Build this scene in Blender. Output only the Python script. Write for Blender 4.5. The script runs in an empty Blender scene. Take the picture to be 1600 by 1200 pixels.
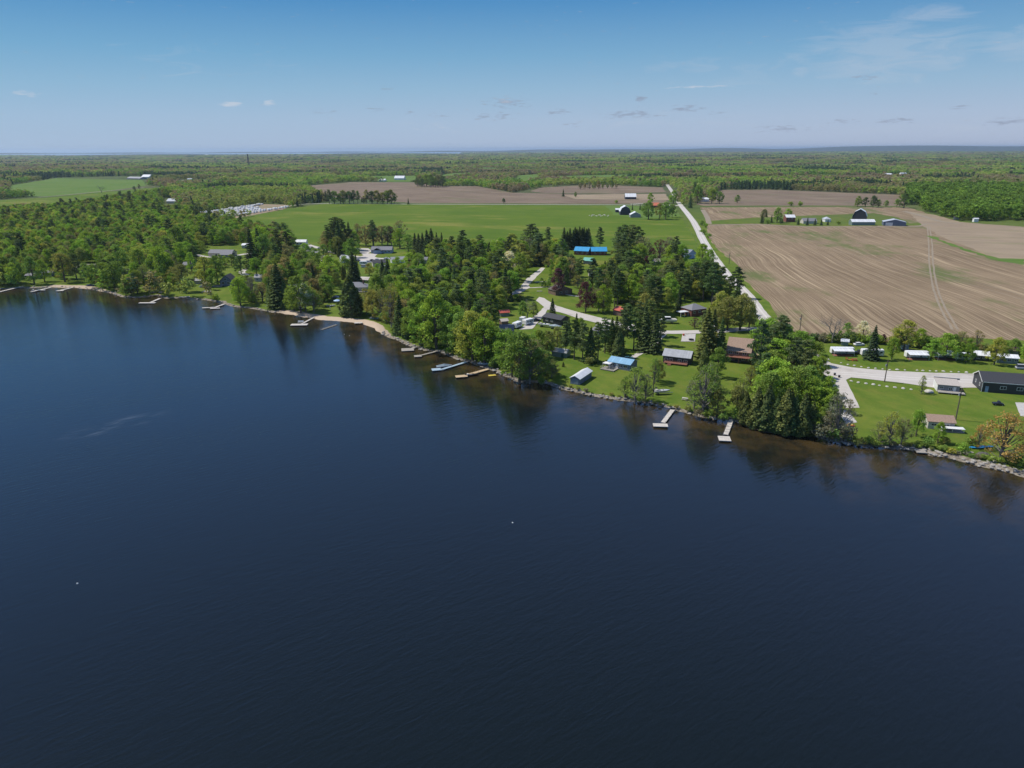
import bpy, math, random
import numpy as np
from mathutils import Vector, Matrix, geometry
random.seed(7); RNG = np.random.default_rng(7)
R = math.radians
scene = bpy.context.scene
# ------------------------------------------------------------------ camera
H, F, PITCH, ROLL = 80.0, 1109.0, R(18.3), -0.0035
cam_d = bpy.data.cameras.new('camera'); cam = bpy.data.objects.new('camera', cam_d)
scene.collection.objects.link(cam); scene.camera = cam
cam_d.sensor_width = 36; cam_d.lens = 36*F/1600; cam_d.clip_start = 0.5; cam_d.clip_end = 200000
CM = Matrix.Rotation(math.pi/2-PITCH, 3, 'X') @ Matrix.Rotation(ROLL, 3, 'Z')
cam.matrix_world = Matrix.Translation((0, 0, H)) @ CM.to_4x4()
# ------------------------------------------------------------------ sun, sky, exposure
SUN_EL, SUN_DIR = 54, Vector((-1.0, 0.30, 0))        # sun stands to the left, a little beyond the shore
sd = bpy.data.lights.new('sun', 'SUN'); sd.energy = 4.9; sd.angle = R(0.53); sd.color = (1, 0.95, 0.87)
sun = bpy.data.objects.new('sun', sd); scene.collection.objects.link(sun)
d = SUN_DIR.normalized()*math.cos(R(SUN_EL)); d.z = math.sin(R(SUN_EL))
sun.rotation_euler = d.to_track_quat('Z', 'Y').to_euler(); sun.location = d*400
scene.view_settings.view_transform = 'Standard'; scene.view_settings.look = 'None'
scene.view_settings.exposure = 0.0; scene.view_settings.gamma = 1.0; scene.view_settings.use_curve_mapping = False
scene.cycles.max_bounces = 5; scene.cycles.diffuse_bounces = 2; scene.cycles.glossy_bounces = 3
scene.cycles.transmission_bounces = 2; scene.cycles.volume_bounces = 0; scene.cycles.transparent_max_bounces = 4
scene.cycles.caustics_reflective = False; scene.cycles.caustics_refractive = False
scene.cycles.sample_clamp_indirect = 4

def ray(px, py):
    v = CM @ Vector(((px-800)/F, (600-py)/F, -1.0)); return v
def G(px, py, z=0.0):
    v = ray(px, py); t = (z-H)/v.z
    return (v.x*t, v.y*t)
def S(px, py):                       # pixels per metre at that ground point
    v = ray(px, py); return F/(-H/v.z)
CMI = CM.transposed()
def P(x, y, z=0.0):                  # world to pixel
    v = CMI @ Vector((x, y, z-H)); return (800+F*v.x/-v.z, 600-F*v.y/-v.z, F/-v.z)
def Pn(X, Y):
    M3 = np.array(CMI); V = np.stack([X, Y, np.full_like(X, -H)]); V = np.tensordot(M3, V, 1)
    return 800+F*V[0]/-V[2], 600-F*V[1]/-V[2], -V[2]

W = bpy.data.worlds.new('World'); scene.world = W; W.use_nodes = True
nt = W.node_tree; nt.nodes.clear()
def N(t, k, **kw):
    n = t.nodes.new(k)
    for a, b in kw.items():
        if a.startswith('i_'):
            n.inputs[int(a[2:])].default_value = b
        else: setattr(n, a, b)
    return n
def L(t, a, b): t.links.new(a, b)
def math_(t, op, a, b=None, c=None, clamp=False):
    n = N(t, 'ShaderNodeMath', operation=op, use_clamp=clamp)
    for i, v in enumerate((a, b, c)):
        if v is None: continue
        if isinstance(v, (int, float)): n.inputs[i].default_value = v
        else: L(t, v, n.inputs[i])
    return n.outputs[0]
def mixc(t, f, a, b, blend='MIX'):
    n = N(t, 'ShaderNodeMix', data_type='RGBA', blend_type=blend)
    for i, v in ((0, f), (6, a), (7, b)):
        if isinstance(v, (int, float)): n.inputs[i].default_value = v
        elif isinstance(v, tuple): n.inputs[i].default_value = (v+(1,))[:4]
        else: L(t, v, n.inputs[i])
    return n.outputs[2]
SKY = 0.10
sky = N(nt, 'ShaderNodeTexSky', sky_type='NISHITA', sun_disc=False, sun_elevation=R(SUN_EL),
        sun_rotation=math.atan2(SUN_DIR.x, SUN_DIR.y), altitude=300, air_density=1.0, dust_density=0.3, ozone_density=2.5)
tc = N(nt, 'ShaderNodeTexCoord'); sp = N(nt, 'ShaderNodeSeparateXYZ'); L(nt, tc.outputs['Generated'], sp.inputs[0])
az = math_(nt, 'ARCTAN2', sp.outputs[0], sp.outputs[1]); el = math_(nt, 'ARCSINE', sp.outputs[2])
ae = N(nt, 'ShaderNodeCombineXYZ'); L(nt, az, ae.inputs[0]); L(nt, el, ae.inputs[1])
sc2 = N(nt, 'ShaderNodeVectorMath', operation='MULTIPLY'); L(nt, ae.outputs[0], sc2.inputs[0]); sc2.inputs[1].default_value = (62, 330, 1)
cn = N(nt, 'ShaderNodeTexNoise', noise_dimensions='2D'); L(nt, sc2.outputs[0], cn.inputs['Vector']); cn.inputs['Scale'].default_value = 1; cn.inputs['Detail'].default_value = 5; cn.inputs['Roughness'].default_value = 0.62
def azel(px, py):
    v = ray(px, py).normalized(); return math.atan2(v.x, v.y), math.asin(v.z)
# small clouds: pixel centre, half width, half height, strength
DARKC = [(510,175,30,6,.7),(585,170,22,6,.7),(606,138,22,6,.5),(795,160,50,12,.9),(770,181,44,10,.8),(687,180,24,6,.7),(640,178,18,8,.6),(1000,154,14,6,1.),(985,179,62,8,1.1),
      (1068,170,42,7,1.),(872,175,30,7,.9),(1120,177,16,5,.8),(1350,121,26,6,1.),(1505,167,26,6,1.),(1402,189,46,7,.9),(1320,188,50,7,.6),(1230,201,70,8,.8),(1570,190,60,7,1.),(1365,146,12,4,.6),(1700,160,80,9,.9),(895,194,20,5,.6)]
LIGHTC = [(362,163,22,7,1.6),(422,161,13,6,1.4),(1380,76,150,46,.42),(1590,70,70,16,.6),(1078,136,80,3,.9),(1250,110,16,11,.7),(1440,35,46,18,.3),(45,146,30,9,.9),(680,201,80,8,.5),(790,156,34,7,.6),(-160,150,60,9,.9)]
def blobs(lst):
    acc = None
    for (cx, cy, hw, hh, st) in lst:
        a0, e0 = azel(cx, cy); a1, _ = azel(cx+hw, cy); _, e1 = azel(cx, cy-hh); ka = 1/abs(a1-a0); ke = 1/abs(e1-e0)
        n = N(nt, 'ShaderNodeVectorMath', operation='MULTIPLY_ADD'); L(nt, ae.outputs[0], n.inputs[0]); n.inputs[1].default_value = (ka, ke, 0); n.inputs[2].default_value = (-a0*ka, -e0*ke, 0)
        d_ = N(nt, 'ShaderNodeVectorMath', operation='DOT_PRODUCT'); L(nt, n.outputs[0], d_.inputs[0]); L(nt, n.outputs[0], d_.inputs[1])
        m_ = math_(nt, 'MULTIPLY_ADD', d_.outputs['Value'], -st, st*1.12)
        acc = m_ if acc is None else math_(nt, 'MAXIMUM', acc, m_)
    return math_(nt, 'MAXIMUM', acc, 0)
cr = N(nt, 'ShaderNodeValToRGB'); L(nt, math_(nt, 'MULTIPLY', el, 1/R(30)), cr.inputs[0])
STOPS = [(-2,(.39,.51,.67)),(0,(.39,.51,.67)),(2.2,(.345,.505,.68)),(4.2,(.265,.47,.66)),(6.5,(.175,.40,.625)),(10,(.078,.275,.555)),(14,(.12,.33,.74)),(30,(.16,.31,.74))]  # top stops, above the view, set brighter to lift the lake's sky reflection
while len(cr.color_ramp.elements) > 1: cr.color_ramp.elements.remove(cr.color_ramp.elements[0])
for i, (e_, c_) in enumerate(STOPS):
    x_ = max(0, e_)/30; el_ = cr.color_ramp.elements[0] if i == 0 else cr.color_ramp.elements.new(x_); el_.position = x_; el_.color = tuple(v/SKY*.1 for v in c_)+(1,)
lowsky = N(nt, 'ShaderNodeVectorMath', operation='SCALE'); L(nt, cr.outputs[0], lowsky.inputs[0]); lowsky.inputs['Scale'].default_value = 10
azb = N(nt, 'ShaderNodeMapRange'); L(nt, az, azb.inputs[0]); azb.inputs[1].default_value = -.7; azb.inputs[2].default_value = .7; azb.inputs[3].default_value = 0; azb.inputs[4].default_value = 1
lows = mixc(nt, azb.outputs[0], lowsky.outputs[0], mixc(nt, 1.0, lowsky.outputs[0], (1.22,1.03,.99), 'MULTIPLY'))
fz = N(nt, 'ShaderNodeMapRange', interpolation_type='SMOOTHSTEP'); L(nt, el, fz.inputs[0]); fz.inputs[1].default_value = R(26); fz.inputs[2].default_value = R(55)
skyc = mixc(nt, fz.outputs[0], lows, sky.outputs[0])
rot = N(nt, 'ShaderNodeMapping'); L(nt, ae.outputs[0], rot.inputs[0]); rot.inputs['Rotation'].default_value = (0, 0, R(-24)); rot.inputs['Scale'].default_value = (16, 90, 1)
cn2 = N(nt, 'ShaderNodeTexNoise', noise_dimensions='2D'); L(nt, rot.outputs[0], cn2.inputs['Vector']); cn2.inputs['Scale'].default_value = 1; cn2.inputs['Detail'].default_value = 6; cn2.inputs['Roughness'].default_value = .68; cn2.inputs['Distortion'].default_value = .6
WISP = [(1390,78,210,70,1.0),(1590,68,90,34,1.0),(1440,30,90,34,.8),(1100,110,240,40,.45),(300,95,260,40,.35),(1250,112,22,14,.9),(900,190,500,18,.5),(1400,200,300,20,.6)]
for lst, c_, th_, nz_, gain, cap, nw_ in ((DARKC, (.27,.31,.42), 1.14, cn, 1.7, .68, 1.7), (LIGHTC[:2]+LIGHTC[4:5]+LIGHTC[7:], (.60,.64,.72), 1.18, cn, 1.5, .66, 1.7), (WISP, (.50,.57,.68), .70, cn2, 1.0, .34, 1.0)):
    k = math_(nt, 'SUBTRACT', math_(nt, 'MULTIPLY_ADD', nz_.outputs[0], nw_, math_(nt, 'MULTIPLY', blobs(lst), .45)), th_)
    k = math_(nt, 'MINIMUM', math_(nt, 'MULTIPLY', k, gain, clamp=True), cap)
    skyc = mixc(nt, k, skyc, tuple(v/SKY for v in c_))
bg = N(nt, 'ShaderNodeBackground'); bg.inputs[1].default_value = SKY; L(nt, skyc, bg.inputs[0])
wo = N(nt, 'ShaderNodeOutputWorld'); L(nt, bg.outputs[0], wo.inputs[0])

# ------------------------------------------------------------------ helpers
COL = scene.collection
def tag(o, label=None, cat=None, group=None, kind=None):
    if label: o['label'] = label
    if cat: o['category'] = cat
    if group: o['group'] = group
    if kind: o['kind'] = kind
    return o
def empty(name, loc, rz, label, cat, group=None):
    o = bpy.data.objects.new(name, None); COL.objects.link(o); o.empty_display_size = .5
    o.location = (loc[0], loc[1], loc[2] if len(loc) > 2 else 0); o.rotation_euler = (0, 0, rz)
    return tag(o, label, cat, group)
class MB:
    def __init__(s): s.v = []; s.f = []; s.m = []
    def add(s, vs, fs, mi=0):
        b = len(s.v); s.v += [tuple(v) for v in vs]; s.f += [tuple(b+i for i in f) for f in fs]; s.m += [mi]*len(fs); return s
    def box(s, x0, x1, y0, y1, z0, z1, mi=0):
        return s.add([(x0,y0,z0),(x1,y0,z0),(x1,y1,z0),(x0,y1,z0),(x0,y0,z1),(x1,y0,z1),(x1,y1,z1),(x0,y1,z1)],
              [(0,3,2,1),(4,5,6,7),(0,1,5,4),(1,2,6,5),(2,3,7,6),(3,0,4,7)], mi)
    def tube(s, pts, rs, n=6, mi=0):
        vs = []; pts = [Vector(p) for p in pts]
        for i, p in enumerate(pts):
            t = (pts[min(i+1, len(pts)-1)]-pts[max(i-1, 0)]).normalized()
            a = Vector((1,0,0)) if abs(t.x) < .9 else Vector((0,1,0))
            u = t.cross(a).normalized(); w = t.cross(u)
            r = rs[i] if hasattr(rs, '__len__') else rs
            vs += [p+(u*math.cos(k*2*math.pi/n)+w*math.sin(k*2*math.pi/n))*r for k in range(n)]
        fs = [(i*n+k, i*n+(k+1)%n, (i+1)*n+(k+1)%n, (i+1)*n+k) for i in range(len(pts)-1) for k in range(n)]
        fs += [tuple(range(n))[::-1], tuple((len(pts)-1)*n+k for k in range(n))]
        return s.add(vs, fs, mi)
    def loft(s, secs, mi=0, cap=True):      # list of rings with equal count
        n = len(secs[0]); vs = [p for r in secs for p in r]
        fs = [(i*n+k, i*n+(k+1)%n, (i+1)*n+(k+1)%n, (i+1)*n+k) for i in range(len(secs)-1) for k in range(n)]
        if cap: fs += [tuple(range(n))[::-1], tuple((len(secs)-1)*n+k for k in range(n))]
        return s.add(vs, fs, mi)
    def build(s, name, mats, parent=None, smooth=False, loc=None):
        me = bpy.data.meshes.new(name); me.from_pydata(s.v, [], s.f)
        if not isinstance(mats, (list, tuple)): mats = [mats]
        for m in mats: me.materials.append(m)
        if len(mats) > 1: me.polygons.foreach_set('material_index', s.m)
        if smooth: me.polygons.foreach_set('use_smooth', [True]*len(me.polygons))
        me.update(); o = bpy.data.objects.new(name, me); COL.objects.link(o)
        if parent: o.parent = parent
        if loc: o.location = loc
        return o
def copy_tree(o, parent=None):
    c = o.copy(); COL.objects.link(c)
    if parent: c.parent = parent
    for ch in KIDS.get(o.name, []): copy_tree(ch, c)
    return c
KIDS = {}
def kids(o, *ch):
    KIDS[o.name] = list(ch); return o
def reg(root):                         # remember children so that copies need no scene search
    def rec(o):
        ch = [c for c in bpy.data.objects if c.parent == o]
        KIDS[o.name] = ch
        for c in ch: rec(c)
    rec(root); return root
ORD = ['', 'nearest','second nearest','third nearest','fourth nearest','fifth nearest','sixth nearest','seventh nearest','eighth nearest','ninth nearest','tenth nearest']
TENS = {2:'twent',3:'thirt',4:'fort',5:'fift',6:'sixt'}
ONES = ['','first','second','third','fourth','fifth','sixth','seventh','eighth','ninth','tenth','eleventh','twelfth','thirteenth','fourteenth','fifteenth','sixteenth','seventeenth','eighteenth','nineteenth']
def ordn(n):
    if n < 20: return ONES[n]
    if n % 10 == 0: return TENS[n//10]+'ieth'
    return TENS[n//10]+'y '+ONES[n % 10]
def nearest_n(n): return 'nearest' if n == 1 else ordn(n)+' nearest'

# ------------------------------------------------------------------ materials
def new_mat(name):
    m = bpy.data.materials.new(name); m.use_nodes = True; t = m.node_tree; t.nodes.clear()
    out = N(t, 'ShaderNodeOutputMaterial'); b = N(t, 'ShaderNodeBsdfPrincipled'); L(t, b.outputs[0], out.inputs[0])
    return m, t, b
def noise(t, vec, scale, detail=4, rough=.55, dist=0):
    n = N(t, 'ShaderNodeTexNoise'); n.inputs['Scale'].default_value = scale; n.inputs['Detail'].default_value = detail
    n.inputs['Roughness'].default_value = rough; n.inputs['Distortion'].default_value = dist
    if vec: L(t, vec, n.inputs['Vector'])
    return n.outputs[0]
def ramp(t, f, a, b):
    n = N(t, 'ShaderNodeMapRange', interpolation_type='SMOOTHSTEP'); L(t, f, n.inputs[0]); n.inputs[1].default_value = a; n.inputs[2].default_value = b
    return n.outputs[0]
def mapping(t, vec, rot=0, scale=(1,1,1)):
    n = N(t, 'ShaderNodeMapping', vector_type='TEXTURE'); L(t, vec, n.inputs[0]); n.inputs['Rotation'].default_value = (0,0,rot); n.inputs['Scale'].default_value = scale
    return n.outputs[0]
def pos(t): return N(t, 'ShaderNodeNewGeometry').outputs['Position']
def obj(t): return N(t, 'ShaderNodeTexCoord').outputs['Object']
MC = {}
def pm(name, c, rough=.7, c2=None, scale=1.5, metal=0, planks=None, bump=0):
    """procedural paint/wood/roof material: two tones of noise, optional plank lines"""
    if name in MC: return MC[name]
    m, t, b = new_mat(name); o = obj(t); f = noise(t, o, scale, 5, .6)
    c2 = c2 or tuple(x*.72 for x in c)
    col = mixc(t, ramp(t, f, .3, .7), c, c2)
    if planks:
        axis, period = planks; s_ = N(t, 'ShaderNodeSeparateXYZ'); L(t, o, s_.inputs[0])
        fr = math_(t, 'FRACT', math_(t, 'DIVIDE', s_.outputs[axis], period))
        ln = math_(t, 'GREATER_THAN', fr, .86)
        col = mixc(t, math_(t, 'MULTIPLY', ln, .3), col, tuple(x*.35 for x in c))
        cell = N(t, 'ShaderNodeTexWhiteNoise', noise_dimensions='1D'); L(t, math_(t, 'FLOOR', math_(t, 'DIVIDE', s_.outputs[axis], period)), cell.inputs['W'])
        col = mixc(t, math_(t, 'MULTIPLY', cell.outputs[0], .3), col, tuple(x*.5 for x in c))
    L(t, col, b.inputs['Base Color']); b.inputs['Roughness'].default_value = rough; b.inputs['Metallic'].default_value = metal
    MC[name] = m; return m
WHITE = pm('white_paint', (.75,.75,.73), .45, (.6,.6,.57)); BLACKW = pm('charcoal_siding', (.028,.032,.042), .5, planks=(2,.25))
GLASS, t_, b_ = new_mat('window_glass'); b_.inputs['Base Color'].default_value = (.02,.03,.04,1); b_.inputs['Roughness'].default_value = .06
L(t_, mixc(t_, noise(t_, obj(t_), .7), (.015,.02,.03), (.05,.06,.07)), b_.inputs['Base Color'])
GREYW = pm('weathered_wood', (.36,.33,.29), .85, (.24,.22,.19), 2.5); DOCKW = pm('dock_boards', (.58,.54,.48), .8, (.44,.40,.35), 1.2, planks=(1,.3))
TANW = pm('tan_boards', (.55,.42,.26), .8, (.42,.31,.18), 1.2, planks=(1,.3)); BLUEW = pm('blue_grey_boards', (.36,.47,.55), .7, (.28,.38,.46), 1, planks=(1,.3))
REDW = pm('red_stained_deck', (.30,.13,.085), .7, (.20,.075,.05), 2, planks=(0,.2)); TIMBER = pm('old_timber', (.16,.10,.065), .85, (.09,.06,.04), 3)
RUBBER = pm('rubber', (.02,.02,.02), .8); STEEL = pm('galvanised_steel', (.42,.44,.46), .4, metal=.6)
CHARR = pm('charcoal_shingles', (.045,.048,.056), .8, (.03,.032,.038), 6); GREYR = pm('grey_shingles', (.22,.22,.235), .85, (.15,.15,.165), 5)
WHITER = pm('white_metal_roof', (.80,.81,.82), .4, (.7,.71,.72), .6, planks=(0,1.2)); BROWNR = pm('brown_shingles', (.34,.235,.175), .85, (.25,.17,.125), 2.5)
BLUER = pm('blue_metal_roof', (.05,.36,.66), .45, (.04,.30,.58), .8, planks=(0,.9)); PALEBLUER = pm('pale_blue_roof', (.24,.45,.62), .5, (.20,.38,.55), 1, planks=(0,1.0))
TEALR = pm('turquoise_roof', (.14,.45,.36), .5); REDR = pm('red_metal_roof', (.50,.10,.06), .5, (.4,.08,.05)); TANR = pm('beige_roof', (.46,.41,.36), .8, (.38,.34,.30), 2)
BRICK = pm('red_brick', (.20,.075,.055), .85, (.14,.05,.04), 8); TAN = pm('beige_siding', (.50,.47,.43), .7, planks=(2,.22)); GREYS = pm('grey_siding', (.27,.28,.29), .7, planks=(2,.22))
DARKB = pm('barn_boards', (.055,.055,.065), .85, (.04,.038,.045), 2, planks=(0,.5)); BROWNS = pm('brown_siding', (.21,.14,.10), .8, planks=(2,.3))
BLUES = pm('pale_blue_siding', (.30,.40,.55), .6, planks=(2,.25)); GREENS = pm('grey_green_metal', (.22,.28,.25), .5, planks=(0,.4)); SLATES = pm('slate_blue_siding', (.16,.19,.25), .6, planks=(0,.4))
CREAM = pm('cream_siding', (.62,.58,.50), .7, planks=(2,.2)); NAVY = pm('navy_paint', (.015,.03,.08), .4); REDP = pm('red_paint', (.42,.05,.03), .45); ORANGE = pm('orange_paint', (.65,.16,.04), .5)
BLUEP = pm('bright_blue_plastic', (.04,.30,.62), .35); YELLOWP = pm('yellow_paint', (.62,.48,.08), .5); GREYP = pm('grey_paint', (.30,.31,.33), .45); BLACKP = pm('black_paint', (.02,.02,.025), .35); SILVER = pm('silver_paint', (.45,.46,.48), .35)
GREENP = pm('dark_green_paint', (.03,.09,.06), .5); TARP = pm('grey_blue_tarp', (.20,.27,.32), .6); CONCR = pm('concrete', (.48,.46,.43), .9, (.38,.36,.34), .8)
ROCK = pm('shore_rock', (.40,.37,.33), .9, (.20,.185,.165), 2.2); WHITEROCK = pm('pale_boulder', (.55,.53,.48), .9, (.36,.34,.30), 3); DARKROCK = pm('dark_boulder', (.10,.095,.09), .9)

# bark
BARK = pm('bark', (.13,.105,.08), .9, (.075,.06,.048), 3); PALEBARK = pm('pale_bark', (.21,.19,.165), .9, (.13,.12,.10), 3)
def foliage(name, src):
    m = bpy.data.materials.new(name); m.use_nodes = True; t = m.node_tree; t.nodes.clear()
    out = N(t, 'ShaderNodeOutputMaterial')
    if src == 'object': c = N(t, 'ShaderNodeObjectInfo').outputs['Color']
    else:
        a = N(t, 'ShaderNodeAttribute', attribute_type='INSTANCER', attribute_name='tint'); c = a.outputs['Color']
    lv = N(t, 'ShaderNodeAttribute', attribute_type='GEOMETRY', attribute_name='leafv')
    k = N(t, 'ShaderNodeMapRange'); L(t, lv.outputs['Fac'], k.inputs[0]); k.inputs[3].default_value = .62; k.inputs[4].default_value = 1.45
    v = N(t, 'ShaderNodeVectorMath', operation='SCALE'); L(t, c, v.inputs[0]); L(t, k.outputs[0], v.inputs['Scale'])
    # slight warm/cool drift between clumps
    nz = noise(t, pos(t), .35, 3); c2 = mixc(t, math_(t, 'MULTIPLY', ramp(t, nz, .35, .7), .45), v.outputs[0], (1.16, .99, .85), 'MULTIPLY')
    d = N(t, 'ShaderNodeBsdfDiffuse'); L(t, c2, d.inputs[0])
    tr = N(t, 'ShaderNodeBsdfTranslucent'); c3 = mixc(t, 1.0, c2, (1.3, 1.25, .6), 'MULTIPLY'); L(t, c3, tr.inputs[0])
    mx = N(t, 'ShaderNodeMixShader'); mx.inputs[0].default_value = .34; L(t, d.outputs[0], mx.inputs[1]); L(t, tr.outputs[0], mx.inputs[2])
    L(t, mx.outputs[0], out.inputs[0]); return m
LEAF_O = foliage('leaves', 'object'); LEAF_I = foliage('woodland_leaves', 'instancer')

# ------------------------------------------------------------------ shoreline
SH = [(0,452),(40,450),(80,449),(115,449),(150,453),(175,459),(190,464),(210,466),(225,464),(245,462),(262,466),(285,466),(310,468),(345,472),(362,478),(375,480),(395,482),(415,487),(440,489),
 (458,492),(470,495),(500,499),(530,502),(560,505),(580,510),(595,519),(612,528),(635,537),(660,547),(685,549),(700,556),(715,562),(730,566),(745,571),(765,578),(790,586),(810,596),(835,598),(852,600),
 (875,606),(900,612),(930,619),(960,625),(990,628),(1015,632),(1040,635),(1070,643),(1090,650),(1115,655),(1140,655),(1160,660),(1180,668),(1210,676),(1240,679),(1262,680),(1285,687),(1305,690),(1325,694),
 (1360,698),(1385,700),(1410,703),(1440,706),(1455,711),(1480,716),(1510,724),(1540,732),(1570,738),(1600,743)]
SH = [(-1500,430),(-900,436),(-500,441),(-250,446),(-100,450)]+SH+[(1700,765),(1850,800),(2100,860),(2600,1000)]
WZ = -0.5
pl = [Vector(G(x, y, WZ)) for x, y in SH]
SP = []
for a, b in zip(pl[:-1], pl[1:]):
    n = max(1, int((b-a).length/(4 if a.length < 900 else 20)))
    for k in range(n):
        p = a.lerp(b, k/n); j = .9 if a.length < 900 else 0
        SP.append((p.x+random.uniform(-j, j), p.y+random.uniform(-j, j)))
SP.append(tuple(pl[-1])); SP = np.array(SP)
LANDPOLY = np.vstack([SP, [[90000, SP[-1][1]-1000], [90000, 90000], [-90000, 90000], [-90000, SP[0][1]]]])
def inpoly(X, Y, poly):
    c = np.zeros(X.shape, bool); n = len(poly); j = n-1
    for i in range(n):
        xi, yi = poly[i]; xj, yj = poly[j]
        if yi != yj:
            m = ((yi > Y) != (yj > Y)); c ^= m & (X < (xj-xi)*(Y-yi)/(yj-yi)+xi)
        j = i
    return c
def shore_dist(X, Y):
    D = np.full(X.shape, 1e9)
    for i in range(len(SP)-1):
        ax, ay = SP[i]; bx, by = SP[i+1]; vx, vy = bx-ax, by-ay
        t = np.clip(((X-ax)*vx+(Y-ay)*vy)/(vx*vx+vy*vy+1e-9), 0, 1)
        D = np.minimum(D, (X-ax-t*vx)**2+(Y-ay-t*vy)**2)
    D = np.sqrt(D); ins = inpoly(X, Y, LANDPOLY); return np.where(ins, D, -D)
# ------------------------------------------------------------------ ground and water: one polar sheet each
def rings():
    r = [1.0, 10, 25, 45, 60]
    while r[-1] < 60000:
        x = r[-1]; r.append(x + (5 if x < 190 else 1.7 if x < 560 else 3.2 if x < 760 else x*.02 if x < 3000 else x*.05))
    return np.array(r)
rr = rings(); th = np.concatenate([np.arange(-50, 50, .2), np.arange(50, 310, 4)])
A, RR = np.meshgrid(np.radians(th), rr); X = RR*np.sin(A); Y = RR*np.cos(A)
nr, nth = X.shape; near = (RR < 1600)
D = np.where(inpoly(X, Y, LANDPOLY), 1e4, -1e4)
D[near] = shore_dist(X[near], Y[near])
def hillz(X, Y):
    r = np.hypot(X, Y); a = np.arctan2(X, Y)
    w = 6*np.sin(X/900+1)*np.sin(Y/700+.4)+4*np.sin(X/370+Y/510)
    return np.where(r > 1800, w*np.clip((r-1800)/2500, 0, 1)-4*np.clip((r-1800)/2500, 0, 1), 0)
Z = np.where(D > 4, 0, np.where(D > 0, WZ+(-WZ)*np.sqrt(np.clip(D/4, 0, 1)), np.maximum(-4.0, WZ+D*.09)))
Z = Z+np.where(D > 20, hillz(X, Y), 0)
def polar_faces(mask=None):
    i = np.arange(nr-1)[:, None]; j = np.arange(nth)[None, :]; j2 = (j+1) % nth
    q = np.stack([i*nth+j, i*nth+j2+0*i, (i+1)*nth+j2, (i+1)*nth+j], -1).reshape(-1, 4)
    if mask is not None: q = q[mask.reshape(-1)[q].any(1)]
    return q[:, ::-1]
def np_mesh(name, V, Q, attrs=(), smooth=True):
    me = bpy.data.meshes.new(name); used = np.unique(Q); remap = np.zeros(len(V), int); remap[used] = np.arange(len(used))
    V = V[used]; Q = remap[Q]
    me.vertices.add(len(V)); me.vertices.foreach_set('co', V.astype(np.float32).ravel())
    k = Q.shape[1]; me.loops.add(Q.size); me.loops.foreach_set('vertex_index', Q.astype(np.int32).ravel())
    me.polygons.add(len(Q)); me.polygons.foreach_set('loop_start', np.arange(0, Q.size, k, dtype=np.int32))
    me.polygons.foreach_set('use_smooth', np.full(len(Q), smooth)); me.update(calc_edges=True)
    for (an, val) in attrs:
        a = me.attributes.new(an, 'FLOAT', 'POINT'); a.data.foreach_set('value', val[used].astype(np.float32))
    o = bpy.data.objects.new(name, me); COL.objects.link(o); return o
PX, PY, _ = Pn(X, Y)
s1 = lambda x, a, b: np.clip((x-a)/(b-a), 0, 1)
beach = np.maximum(s1(PX, 425, 450)*s1(PX, 620, 585), s1(PX, 70, 85)*s1(PX, 180, 150)*.8)      # sandy stretches
bw = 2.2+5.0*beach+1.6*s1(PX, 1440, 1480)
strip = np.clip(1-(np.maximum(D, 0)/bw), 0, 1)**.5*(D < 60)
V = np.stack([X, Y, Z], -1).reshape(-1, 3)
ground = np_mesh('ground', V, polar_faces(), [('strip', strip.ravel()), ('sand', beach.ravel())]); tag(ground, kind='structure')
m, t, b = new_mat('ground'); p = pos(t); ln = N(t, 'ShaderNodeVectorMath', operation='LENGTH'); L(t, p, ln.inputs[0])
g1 = mixc(t, ramp(t, noise(t, p, .035, 5), .35, .65), (.080,.135,.018), (.108,.155,.024))
g1 = mixc(t, math_(t, 'MULTIPLY', ramp(t, noise(t, p, .11, 6, .7), .47, .66), .6), g1, (.165,.165,.035))
g1 = mixc(t, math_(t, 'MULTIPLY', ramp(t, noise(t, p, 1.3, 4, .7), .3, .8), .5), g1, (.05,.10,.012))
g1 = mixc(t, math_(t, 'MULTIPLY', ramp(t, noise(t, p, .06, 7, .75), .46, .62), .5), g1, (.15,.178,.032)); g1 = mixc(t, math_(t, 'MULTIPLY', ramp(t, noise(t, mapping(t, p, .4, (1,6,1)), .22, 3), .45, .6), .16), g1, (.19,.225,.04))
g2 = mixc(t, ramp(t, noise(t, p, .003, 8, .65), .42, .6), (.06,.09,.03), (.10,.12,.045))
g2 = mixc(t, ramp(t, noise(t, mapping(t, p, 0, (9,1,1)), .0011, 7, .6), .5, .64), g2, (.10,.09,.06))
g = mixc(t, ramp(t, ln.outputs['Value'], 700, 1300), g1, g2)
at = N(t, 'ShaderNodeAttribute', attribute_name='strip'); asd = N(t, 'ShaderNodeAttribute', attribute_name='sand')
sandc = mixc(t, noise(t, p, .6, 5), (.42,.33,.24), (.52,.42,.32)); rockc = mixc(t, ramp(t, noise(t, p, 1.4, 5, .7), .35, .65), (.13,.11,.085), (.30,.265,.215))
sc_ = mixc(t, asd.outputs['Fac'], rockc, sandc)
g = mixc(t, ramp(t, math_(t, 'ADD', at.outputs['Fac'], math_(t, 'MULTIPLY', math_(t, 'SUBTRACT', noise(t, p, .5, 5, .7), .5), .5)), .32, .5), g, sc_)
L(t, g, b.inputs['Base Color']); b.inputs['Roughness'].default_value = .95; b.inputs['Specular IOR Level'].default_value = .04
ground.data.materials.append(m)
V = np.stack([X, Y, np.full_like(X, WZ)], -1).reshape(-1, 3)
dep = np.clip(-D, 0, 400); shelf = s1(PX, 1180, 1330); dep = dep*(1-.35*shelf)
water = np_mesh('water', V, polar_faces(D < 6), [('off', dep.ravel())]); tag(water, kind='structure')
m, t, b = new_mat('lake_water'); p = pos(t)
of = N(t, 'ShaderNodeAttribute', attribute_name='off').outputs['Fac']
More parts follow.
